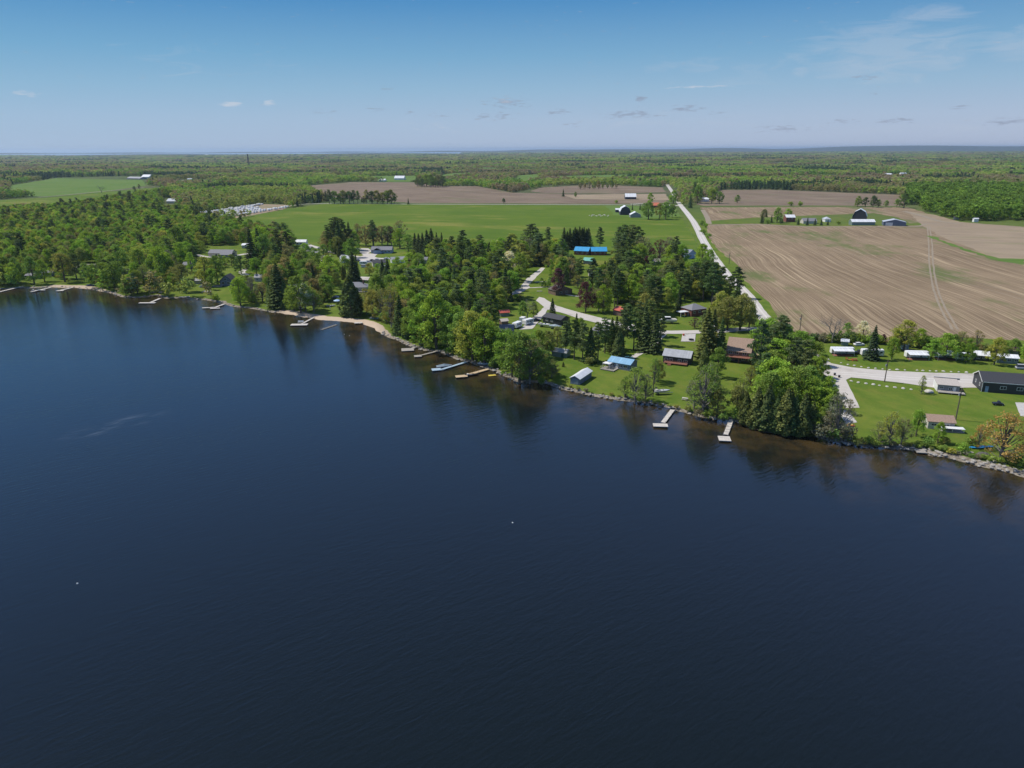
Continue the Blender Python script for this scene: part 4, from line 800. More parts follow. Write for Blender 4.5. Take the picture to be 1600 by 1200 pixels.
car('parked_van', 'silver van at the right edge behind the workshop', 1597, 577, -15, SILVER, 'van', 'van')
q_ = car('utility_vehicle', 'small black utility vehicle alone on the lawn below the workshop', 1559, 633, -12, BLACKP, 'truck', 'utility vehicle'); q_.scale = (.62, .8, .85)
for (px, py, yw, pt, lab) in [(545,402,30,WHITE,'white car on the street left of the ranch house drive'),(590,407,0,SILVER,'silver car nearest the ranch house garage'),(604,405,0,WHITE,'white car right of the ranch house driveway'),(560,408,80,NAVY,'navy car at the foot of the ranch house drive'),(500,389,20,SILVER,'silver car on the upper village street'),
      (370,404,0,WHITE,'white car at the garage wing of the long cream bungalow'),(332,406,0,SILVER,'silver car in front of the long cream bungalow'),(640,408,0,REDP,'red car at the far right of the ranch house street'),(985,519,10,SILVER,'silver car on the road below the rust red cabin'),(900,531,20,WHITE,'white car between the spruces below the village road')]: car('parked_car', lab, px, py, yw, pt)
for i, (px, py, lab) in enumerate([(568,414,'white utility trailer below the ranch house drive'),(598,421,'white utility trailer below the dark-roofed cottage'),(538,405,'small white camper by the village street on the left'),(825,507,'white camper parked on the gravel turnaround'),(808,512,'small white camper behind the cabin trailers')]): trailer('camper_trailer', lab, px, py, 15*i, 5.5)
car('parked_car', 'silver car on the driveway of the ranch house', 575, 410, 10, SILVER); car('parked_car', 'white van below the ranch house driveway', 569, 418, 5, WHITE, 'van', 'van')
car('parked_car', 'black car beside the driveway of the ranch house', 582, 408, 10, BLACKP); car('parked_car', 'white car at the right end of the ranch house street', 628, 409, 0, WHITE)
car('parked_car', 'dark car right of the long cream bungalow', 388, 403, 0, BLACKP); car('parked_car', 'black car parked at the gravel edge under the long dark building', 838, 502, 30, BLACKP)
car('parked_car', 'white car under the pines beside the two-storey house', 1118, 511, 60, WHITE); car('parked_car', 'silver car shaded by trees left of the two-storey house', 1122, 528, 80, SILVER)
car('parked_car', 'white car beside the straight road behind the right trees', 1235, 538, 60, WHITE); car('parked_car', 'dark blue pickup under the left shore trees', 142, 447, 0, NAVY, 'truck', 'pickup')
car('parked_car', 'silver car in front of the small pale-roofed cabin', 318, 449, 10, SILVER); car('parked_car', 'teal car under the pine behind the pale blue roof', 981, 562, 10, pm('teal_paint', (.05,.18,.2), .4))
x, y = G(816, 505); rt = empty('truck_camper', (x, y, 0), R(70), 'white truck camper box standing at the gravel edge', 'camper')
MB().loft([[(q,-1.1,z) for q, z in ((-1.5,.8),(1.2,.8),(1.2,1.9),(2.4,2.0),(2.4,2.9),(-1.5,3.0))], [(q,1.1,z) for q, z in ((-1.5,.8),(1.2,.8),(1.2,1.9),(2.4,2.0),(2.4,2.9),(-1.5,3.0))]]).build('body', WHITE, rt)
MB().box(-.3, .7, -1.13, -1.08, 1.6, 2.2).build('window', GLASS, rt); mb = MB()
for xx in (-1.4, 1.1):
    for s_ in (-1, 1): mb.box(xx-.05, xx+.05, s_*1.05-.05, s_*1.05+.05, 0, .8)
mb.build('support_leg', STEEL, rt)
trailer('camper_trailer', 'long white camper trailer with red deck and striped awning, first from the gravel bend', 1315, 553, -4, 9.0, True, lean=1)
trailer('camper_trailer', 'white camper trailer half hidden behind the dark spruce', 1362, 556, -6, 8.5)
trailer('camper_trailer', 'white camper trailer with wide white awning right of the yellow green maple', 1431, 559, -5, 8.5, True)
trailer('camper_trailer', 'white camper trailer behind the middle leafy trees of the row', 1474, 559, -5, 8.0, True)
trailer('camper_trailer', 'small white camper trailer between two leafy trees', 1502, 562, -5, 6.0)
house('park_cabin', 'white-roofed trailer home with dark porch left of the last maple', 'mobile home', (1521,563), (1544,565), 4, 2.3, 1.2, BLACKW, WHITER, wins=wrow((1,3), 1, 1, 1.8), keep=False)
house('park_cabin', 'white-roofed trailer home with green porch behind the workshop', 'mobile home', (1557,567), (1590,569), 4.5, 2.3, .8, GREENS, WHITER, wins=wrow((1,3.5,6), 1.2, 1, 1.8), keep=False)
house('park_cabin', 'brown-roofed trailer home behind the white-roofed one near the workshop', 'mobile home', (1562,555), (1590,557), 4, 2.3, .9, GREYS, BROWNR, keep=False)
house('park_shed', 'small green garden shed with white trim behind the first camper trailer', 'shed', (1314,540), (1325,541), 2.4, 2.0, .7, GREENS, WHITER, keep=False)
simple_box('outhouse', 'white and blue portable cabin under the trees right of the spruce', 'cabin', 1413, 545, 0,0,0, -5, [('wall', [(-1.2,1.2,-1,1,0,2.1)], BLUES), ('roof', [(-1.35,1.35,-1.15,1.15,2.103,2.3)], WHITER), ('door', [(-.4,.4,-1.05,-1.003,.1,1.9)], WHITE)])
simple_box('play_set', 'orange and red slide beside the first camper trailer', 'slide', 1326, 563, 0,0,0, -5, [('platform', [(-1.1,-.5,-.5,.5,.7,.85)], ORANGE), ('slide', [(-.4,1.6,-.3,.3,.15,.3)], ORANGE), ('post', [(-1.1,-1.0,-.5,-.4,0,1.5),(-.6,-.5,-.5,-.4,0,1.5),(-1.1,-1.0,.4,.5,0,1.5)], REDP)])
simple_box('picnic_table', 'red picnic table right of the orange slide', 'table', 1335, 563.5, 0,0,0, -5, [('tabletop', [(-.95,.95,-.4,.4,.7,.77)], REDP), ('bench', [(-.95,.95,-.85,-.6,.4,.46),(-.95,.95,.6,.85,.4,.46)], REDP), ('leg', [(-.8,-.7,-.7,.7,0,.397),(.7,.8,-.7,.7,0,.397)], REDP)])
simple_box('picnic_table', 'wooden picnic table on the lower lawn by the white dock', 'table', 1070, 625, 0,0,0, -25, [('tabletop', [(-.95,.95,-.4,.4,.7,.77)], DOCKW), ('bench', [(-.95,.95,-.85,-.6,.4,.46),(-.95,.95,.6,.85,.4,.46)], DOCKW), ('leg', [(-.8,-.7,-.7,.7,0,.397),(.7,.8,-.7,.7,0,.397)], DOCKW)])
simple_box('paddle_boat', 'orange paddle boat at the foot of the boat ramp', 'boat', 1329, 665.5, 0,0,0, -8, [('hull', [(-1.1,1.1,-.75,-.35,.0,.4),(-1.1,1.1,.35,.75,.0,.4)], ORANGE), ('seat', [(-.5,.6,-.33,.33,.2,.5)], YELLOWP)])
for i, (px, py, lab) in enumerate([(1304,586.5,'dark drum at the mouth of the boat ramp, left of two'),(1311,590,'dark drum at the mouth of the boat ramp, right of two')]):
    x, y = G(px, py); rt = empty('drum', (x, y, .1), .3*i, lab, 'drum', 'dark drums on the gravel'); MB().tube([(0,0,0),(0,0,.28),(0,0,.32),(0,0,.6),(0,0,.64),(0,0,.9)], [.38,.38,.41,.41,.38,.38], 12).build('barrel', BLACKP, rt); MB().tube([(0,0,.9),(0,0,.95)], .34, 12).build('lid', GREYP, rt)
# umbrellas, trampoline and lawn furniture on the beach lawn
x, y = G(527, 475); rt = empty('parasol', (x, y, 0), 0, 'pale blue parasol open on the beach lawn', 'parasol'); MB().tube([(0,0,0),(0,0,2.3)], .05).build('pole', STEEL, rt)
MB().loft([[(r_*math.cos(k*math.pi/5), r_*math.sin(k*math.pi/5), z_) for k in range(10)] for r_, z_ in ((2.0,1.9),(1.1,2.3),(.05,2.6))]).build('canopy', pm('pale_blue_cloth', (.40,.55,.75), .7), rt)
x, y = G(524.5, 470); rt = empty('gazebo', (x, y, 0), .2, 'navy blue gazebo tent behind the pale blue parasol', 'gazebo'); mb = MB().add([(-2,-2,2.1),(2,-2,2.1),(2,2,2.1),(-2,2,2.1),(0,0,3.1)], [(0,1,4),(1,2,4),(2,3,4),(3,0,4)]); mb.build('canopy', NAVY, rt); mb = MB()
for a_ in (-1.9, 1.9):
    for b2 in (-1.9, 1.9): mb.box(a_-.04, a_+.04, b2-.04, b2+.04, 0, 2.1)
mb.build('post', STEEL, rt)
simple_box('lawn_post', 'short white post on the beach lawn', 'post', 516, 484, 0,0,0, 0, [('post', [(-.12,.12,-.12,.12,0,1.4)], WHITE), ('cap', [(-.2,.2,-.2,.2,1.403,1.5)], WHITE)])
for i, (px, py, lab) in enumerate([(538,522.5,'white mooring buoy left of its pair off the beach'),(546,524.5,'white mooring buoy right of its pair off the beach'),(121,912,'small white buoy alone on the open water at lower left'),(801,817,'small white buoy alone on the open water at the middle')]):
    x, y = G(px, py, WZ); rt = empty('buoy', (x, y, WZ), 0, lab, 'buoy', 'white buoys on the lake')
    MB().loft([[(r_*math.cos(k*math.pi/5), r_*math.sin(k*math.pi/5), z_) for k in range(10)] for r_, z_ in ((.08,-.12),(.17,.0),(.16,.13),(.05,.2))]).build('float', WHITE, rt); MB().tube([(0,0,.2),(0,0,.27)], .04).build('ring', STEEL, rt)
# utility poles and the far mast
def pole(label, px, py, hgt, cross=True, name='utility_pole'):
    x, y = G(px, py); rt = empty(name, (x, y, 0), R(20), label, 'utility pole', None)
    MB().tube([(0,0,-.3),(0,0,hgt)], [.20,.13], 8).build('pole', pm('pole_wood', (.14,.11,.085), .9), rt)
    if cross: MB().box(-1.1, 1.1, -.06, .06, hgt-1.0, hgt-.85).build('crossarm', TIMBER, rt); MB().tube([(-.35,.2,hgt-2.6),(-.35,.2,hgt-1.8)], .22, 8).build('transformer', GREYP, rt)
pole('tall utility pole on the lawn between the two small cottages', 1493, 656, 10.5); pole('utility pole on the near side of the gravel road', 1382, 597, 8.5)
pole('utility pole by the field corner left of the bare tree', 1249, 521, 9); pole('utility pole on the verge of the straight road by the tilled field', 1139, 413, 9); pole('white pole on the lakeside lawn left of the black cottage', 1020, 620, 9, False)
x, y = G(389, 262); rt = empty('radio_mast', (x, y, 0), 0, 'tall dark lattice mast rising above the far left woods', 'mast'); mb = MB(); hm = 62
for k in range(3):
    a_ = k*2*math.pi/3; mb.tube([(5*math.cos(a_), 5*math.sin(a_), 0), (1.6*math.cos(a_), 1.6*math.sin(a_), hm)], .95, 4)
for j in range(12):
    z0, z1 = hm*j/12, hm*(j+1)/12; r0, r1 = 5-3.4*j/12, 5-3.4*(j+1)/12
    for k in range(3): a0, a1 = k*2*math.pi/3, (k+1)*2*math.pi/3; mb.tube([(r0*math.cos(a0), r0*math.sin(a0), z0), (r1*math.cos(a1), r1*math.sin(a1), z1)], .5, 3)
mb.build('lattice', BLACKP, rt); MB().box(-3, 3, -.6, .6, hm-6, hm-2).box(-.6, .6, -3, 3, hm-6, hm-2).build('antenna', BLACKP, rt)
LM.append(('far lattice mast', 389, 262))
# fence posts along the crop field by the road
for i in range(9):
    t_ = i/8; px, py = 1073+28*t_, 355+45*t_; x, y = G(px, py)
    rt = empty('fence_post', (x, y, 0), 0, f'grey fence post between crop field and road, {ordn(i+1)} from the far end', 'fence post', 'fence posts beside the road'); MB().tube([(0,0,0),(0,0,1.3)], .12, 5).build('post', GREYW, rt)
# boulders lining the gravel road
def boulder_mesh(seed, r):
    rg = random.Random(seed); mb = MB(); rings_ = []
    for i in range(5):
        ph = -.5+i*.5; 
        rings_.append([(r*math.cos(ph*.9)*math.cos(k*math.pi/4)*(1+rg.uniform(-.16,.16)), r*math.cos(ph*.9)*math.sin(k*math.pi/4)*(1+rg.uniform(-.16,.16)), r*.62*(math.sin(ph)+.4)*(1+rg.uniform(-.1,.1))) for k in range(8)])
    return mb.loft(rings_)
BO = [boulder_mesh(k, 1).build('boulder', [WHITEROCK]) for k in range(4)]; BOME = [o_.data for o_ in BO]
for o_ in BO: bpy.data.objects.remove(o_)
def boulder(px, py, r, label, mesh=0, mat_=None, group=None, z=-.08):
    x, y = G(px, py); o_ = bpy.data.objects.new('boulder', BOME[mesh]); COL.objects.link(o_); o_.location = (x, y, z); o_.scale = (r*random.uniform(.85,1.3), r, r*random.uniform(.8,1.1)); o_.rotation_euler.z = random.uniform(0, 6)
    if mat_: o_.material_slots[0].link = 'OBJECT'; o_.material_slots[0].material = mat_
    tag(o_, label, 'boulder', group)
up = [(1281,556),(1288,558.5),(1294,562),(1314,567),(1325,570),(1335,571.5),(1346,573),(1357,575),(1368,576),(1379,577),(1390,578),(1402,578),(1414,578.5),(1433,579),(1442,579.5),(1453,579.8),(1463,580),(1474,580.3),(1486,581),(1498,581.5),(1510,582.2)]
for i, (px, py) in enumerate(up): boulder(px, py, .40+.15*((i*7) % 3)/2, f'pale boulder lining the far side of the gravel road, {ordn(i+1)} from the left', i % 4, None, 'pale boulders lining the far side of the gravel road')
lo = [(1330,595.5),(1341,598),(1353,599.5),(1364.5,601),(1374,602.5),(1386,604),(1398,605.5),(1411,607.2),(1423.5,608.6)]
for i, (px, py) in enumerate(lo): boulder(px, py, .48+.2*((i*5) % 4)/3, f'pale boulder on the near side of the gravel road, {ordn(i+1)} from the left', (i+1) % 4, None, 'pale boulders on the near side of the gravel road')
boulder(1451.5, 613, 1.15, 'large pale rock beside the small cottage deck', 2)
boulder(1536, 713, 1.5, 'large dark boulder on the rocky bank below the kayaks', 1, DARKROCK)
# storage lot: rows of white trailers and boats
rows = [((302,336.2),(411,319.8),28,'back row'),((318,336.8),(396,324.5),18,'second row'),((336,337.5),(404,325.8),17,'third row'),((345,338.5),(408,327.6),14,'fourth row'),((344,341.6),(452,323.6),22,'front row')]
proto = None
for (a_, b2, n_, nm) in rows:
    A_ = Vector(G(*a_)); B_ = Vector(G(*b2)); ang = math.degrees(math.atan2((B_-A_).y, (B_-A_).x))
    for i in range(n_):
        q = A_.lerp(B_, (i+.5)/n_); q += Vector((random.uniform(-.6,.6), random.uniform(-.8,.8)))
        lab = f'white trailer in the {nm} of the storage lot, {ordn(i+1)} from the left'
        if proto is None:
            proto = trailer('stored_trailer', lab, 302, 336, 0, 8.0, group='white trailers in the storage lot', parts=False); MB().box(-3.6, 3.6, -1.1, 1.1, 2.7, 2.85).build('roof', WHITER, proto); o_ = proto; reg(proto)
        else: o_ = copy_tree(proto)
        o_.location = (q.x, q.y, 0); o_.rotation_euler.z = R(124+random.uniform(-7,7)); o_['label'] = lab; s_ = random.uniform(.75, 1.25); o_.scale = (s_, 1, random.uniform(.7, 1.15))
LM.append(('trailer storage lot', 375, 330))
# rubble along the barn: stones and logs heap
for i in range(14):
    boulder(921+i*2.3+random.uniform(-1,1), 337+1.0*math.sin(i*1.7), random.uniform(.7,1.4), f'pale field stone in the heap left of the gambrel barn, {ordn(i+1)} from the left', i % 4, None, 'field stones left of the gambrel barn')
# ------------------------------------------------------------------ trees
def leaf_arrays(rg, C, Rad, n, size, up=.25, jit=.75, stretch=1.0, shell=.45):
    C = np.asarray(C, float); Rad = np.asarray(Rad, float); K = len(C)
    idx = np.repeat(np.arange(K), n); M_ = len(idx)
    dv = rg.normal(size=(M_, 3)); dv[:, 2] += up; dv /= np.linalg.norm(dv, axis=1)[:, None]
    p = C[idx]+dv*Rad[idx]*(rg.random((M_, 1))**shell)
    nn = dv+rg.normal(size=(M_, 3))*jit; nn /= np.linalg.norm(nn, axis=1)[:, None]
    return p, nn, size*(.55+.9*rg.random(M_)), .55*rg.random(M_)+.45*rg.random(K)[idx], stretch
def quads(rg, p, nn, s, lv, stretch=1.0, axis=None):
    a = rg.normal(size=p.shape) if axis is None else axis+rg.normal(size=p.shape)*.25
    u = np.cross(nn, a); u /= np.linalg.norm(u, axis=1)[:, None]+1e-9; w = np.cross(nn, u)
    s = s[:, None]/2
    V = np.stack([p-u*s*.9, p-w*s*stretch*(.8+.3*rg.random((len(p),1))), p+u*s*(.8+.3*rg.random((len(p),1))), p+w*s*stretch], 1)
    return V.reshape(-1, 3), lv
def crown_mesh(name, parts_, mat_):
    V = np.vstack([q[0] for q in parts_]); lv = np.concatenate([q[1] for q in parts_]); n = len(lv)
    me = bpy.data.meshes.new(name); me.vertices.add(len(V)); me.vertices.foreach_set('co', V.astype(np.float32).ravel())
    me.loops.add(4*n); me.loops.foreach_set('vertex_index', np.arange(4*n, dtype=np.int32)); me.polygons.add(n); me.polygons.foreach_set('loop_start', np.arange(0, 4*n, 4, dtype=np.int32)); me.update(calc_edges=True)
    a = me.attributes.new('leafv', 'FLOAT', 'FACE'); a.data.foreach_set('value', lv.astype(np.float32)); me.materials.append(mat_); return me
def trunk_mesh(name, h, r, limbs, mat_=None):
    mb = MB(); mb.tube([(0,0,-.3),(0.1,0,h*.3),(0,.12,h*.62),(0,0,h*.93)], [r*1.25, r*.8, r*.5, r*.12], 6)
    for (z0, tip) in limbs:
        t_ = Vector(tip); b_ = Vector((0,0,z0)); m_ = b_.lerp(t_, .5)+Vector((0,0,-.25)); mb.tube([b_, m_, t_], [r*.38, r*.22, r*.06], 4)
    me = bpy.data.meshes.new(name); me.from_pydata(mb.v, [], mb.f); me.materials.append(mat_ or BARK); me.update(); return me
def branch_rec(mb, rg, p, dvec, ln_, r, depth):
    q = p+dvec*ln_; mb.tube([p, p.lerp(q, .5)+Vector((rg.uniform(-.1,.1), rg.uniform(-.1,.1), 0))*ln_, q], [r, r*.8, r*.55], 5 if depth > 2 else 3)
    if depth == 0: return
    for k in range(3 if depth > 1 else 4):
        nd = (dvec+Vector((rg.gauss(0,.55), rg.gauss(0,.55), rg.gauss(.12,.3)))).normalized(); branch_rec(mb, rg, p.lerp(q, rg.uniform(.5,1)), nd, ln_*rg.uniform(.55,.8), r*.5, depth-1)
def mk_leafy(seed, lod=0, sparse=False):
    rg = np.random.default_rng(seed); h = 15.0; Rx = 5.9; K = (54 if not sparse else 54) if lod == 0 else 16; C = []
    lob = rg.uniform(0, 6.28); 
    while len(C) < K:
        a = rg.uniform(0, 6.28); t = rg.random()**.8; z = h*(.13+.80*t); prof = math.sin(math.pi*min(1, (t*.80+.20)))**.55
        rad = Rx*prof*(.82+.25*math.sin(2*a+lob)+.12*math.sin(3*a+seed))*rg.uniform(.55, 1.0); C.append((rad*math.cos(a)*.9, rad*math.sin(a)*.9, z))
    rs = rg.uniform(.85, 1.75, K) if lod == 0 else rg.uniform(1.5, 2.4, K)
    if sparse: rs = rs*.9
    Rad = np.stack([rs*1.1, rs*1.1, rs*.8], 1)
    p, nn, s, lv, _ = leaf_arrays(rg, C, Rad, (88 if not sparse else 40) if lod == 0 else 20, .41 if lod == 0 and not sparse else .34 if sparse else 1.25)
    if sparse:
        mb = MB(); r_ = random.Random(seed)
        for c in C: 
            if r_.random() < .8:
                c = Vector(c); b_ = Vector((0,0,c.z*.45)); mb.tube([b_, b_.lerp(c,.55)+Vector((0,0,-.3)), c, c+Vector((r_.uniform(-1,1), r_.uniform(-1,1), 1.2))], [.15,.09,.05,.02], 3)
        mb.tube([(0,0,-.3),(0,0,h*.45),(.1,0,h*.85)], [.34,.22,.05], 6)
        tm = bpy.data.meshes.new('trunk'); tm.from_pydata(mb.v, [], mb.f); tm.materials.append(PALEBARK); tm.update()
    else: tm = trunk_mesh('trunk', h, .34, [(c[2]*.5, c) for c in C[::4]])
    return crown_mesh('crown', [quads(rg, p, nn, s, lv)], LEAF_O), tm, h
def mk_spruce(seed, lod=0, slim=1.0):
    rg = np.random.default_rng(seed); h = 14.0; Rm = 3.1*slim; n = 2600 if lod == 0 else 170
    t = rg.random(n)**1.35; t = t*.95+.03; lay = np.round(t*20)/20; t = t*.35+lay*.65
    a = rg.random(n)*6.283; jag = .78+.22*np.sin(a*5+lay*37)+.1*np.sin(a*9+lay*91)
    r = Rm*(1-t)**.85*(.35+.65*rg.random(n)**.5)*jag; z = h*t+.25-.22*r+.0*a
    p = np.stack([r*np.cos(a), r*np.sin(a), z], 1); out = np.stack([np.cos(a), np.sin(a), 0*a], 1); nn = out*.55+np.array([0,0,.8])+rg.normal(size=p.shape)*.4; nn /= np.linalg.norm(nn, axis=1)[:, None]
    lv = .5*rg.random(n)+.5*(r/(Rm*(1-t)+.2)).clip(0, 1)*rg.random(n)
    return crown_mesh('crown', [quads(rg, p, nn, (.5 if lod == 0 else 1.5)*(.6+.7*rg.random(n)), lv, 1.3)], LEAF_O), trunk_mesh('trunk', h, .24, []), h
def mk_pine(seed, lod=0):
    rg = np.random.default_rng(seed); h = 19.0; C = []; Rd = []
    K = 24 if lod == 0 else 9
    for k in range(K):
        t = (k+.5)/K; z = h*(.30+.68*t); a = k*2.4+rg.uniform(-.5,.5); mx = 3.6*math.sin(math.pi*(.2+.72*t))**.8; rad = mx*rg.uniform(.25, .85)
        C.append((rad*math.cos(a), rad*math.sin(a), z)); q = rg.uniform(1.2, 2.1)*(1.15-.5*t); Rd.append((q*1.25, q*1.25, q*.42))
    p, nn, s, lv, _ = leaf_arrays(rg, C, Rd, 110 if lod == 0 else 18, .50 if lod == 0 else 1.4, up=.4, jit=.6)
    return crown_mesh('crown', [quads(rg, p, nn, s, lv, 1.2)], LEAF_O), trunk_mesh('trunk', h, .32, [(c[2]-.6, c) for c in C[::2]]), h
def mk_cedar(seed, lod=0):
    rg = np.random.default_rng(seed); h = 13.0; n = 2400; t = rg.random(n)**1.1; a = rg.random(n)*6.283
    prof = (1-t**2.2)*(.72+.28*np.clip(t*8, 0, 1)); lump = 1+.16*np.sin(a*3+t*9+seed)+.12*np.sin(a*5-t*21)
    r = 2.5*prof*lump*(.72+.28*rg.random(n)); p = np.stack([r*np.cos(a), r*np.sin(a), .15+h*t], 1)
    nn = np.stack([np.cos(a), np.sin(a), .35+0*a], 1)+rg.normal(size=p.shape)*.5; nn /= np.linalg.norm(nn, axis=1)[:, None]
    return crown_mesh('crown', [quads(rg, p, nn, .5*(.6+.8*rg.random(n)), rg.random(n), 1.3)], LEAF_O), trunk_mesh('trunk', h, .22, []), h
def mk_shrub(seed, lod=0):
    rg = np.random.default_rng(seed); h = 3.0; C = [(1.3*math.cos(k*1.3)*rg.uniform(.2,1), 1.3*math.sin(k*1.3)*rg.uniform(.2,1), rg.uniform(.6,2.2)) for k in range(9)]
    p, nn, s, lv, _ = leaf_arrays(rg, C, np.full((9,3), .8), 60, .32); return crown_mesh('crown', [quads(rg, p, nn, s, lv)], LEAF_O), trunk_mesh('stem', 2.4, .07, [(.2, c) for c in C[::2]]), h
def mk_bare(seed):
    rg = random.Random(seed); mb = MB(); mb.tube([(0,0,-.3),(0,0,3.6)], [.42,.30], 7)
    for k in range(5): branch_rec(mb, rg, Vector((0,0,2.4+.3*k)), Vector((math.cos(k*1.3)*.6, math.sin(k*1.3)*.6, 1)).normalized(), 4.2, .17, 4)
    me = bpy.data.meshes.new('branches'); me.from_pydata(mb.v, [], mb.f); me.materials.append(PALEBARK); me.update(); return None, me, 14.0
KIND = {'L': [mk_leafy(100+k) for k in range(8)], 'B': [mk_leafy(200+k, sparse=True) for k in range(5)], 'S': [mk_spruce(300+k, slim=(1, .85, 1.1)[k]) for k in range(3)],
        'P': [mk_pine(400+k) for k in range(5)], 'C': [mk_cedar(500+k) for k in range(3)], 'U': [mk_shrub(600+k) for k in range(4)], 'D': [mk_bare(701), mk_bare(702)]}
TINT = {'br': (.195,.325,.052), 'mg': (.165,.260,.058), 'ol': (.205,.235,.075), 'yg': (.285,.345,.078), 'dk': (.092,.148,.052), 'bb': (.225,.225,.105), 'pu': (.105,.052,.060),
        'bl': (.50,.54,.42), 'or': (.33,.255,.09), 'gr': (.18,.19,.125), 'pn': (.110,.160,.070), 'sp': (.068,.103,.046), 'cd': (.115,.155,.054), 'xx': (.1,.1,.1)}
CW = {'br': 'bright green', 'mg': 'mid green', 'ol': 'olive green', 'yg': 'yellow green', 'dk': 'dark green', 'bb': 'brown budding', 'pu': 'dark maroon', 'bl': 'white blossoming', 'or': 'orange budding', 'gr': 'grey twiggy', 'pn': 'blue green', 'sp': 'blackish green', 'cd': 'dull green', 'xx': 'leafless'}
KW = {'L': ('leafy_tree', 'leafy tree'), 'B': ('budding_tree', 'thin-leaved tree'), 'S': ('spruce_tree', 'spruce tree'), 'P': ('pine_tree', 'pine tree'), 'C': ('cedar_tree', 'cedar tree'), 'U': ('shrub', 'shrub'), 'D': ('bare_tree', 'bare tree')}
TREES = []          # (px, py, height px, kind, tint, width factor)
def T(px, py, h, k, c, w=1.0): TREES.append((px, py, h, k, c, w))
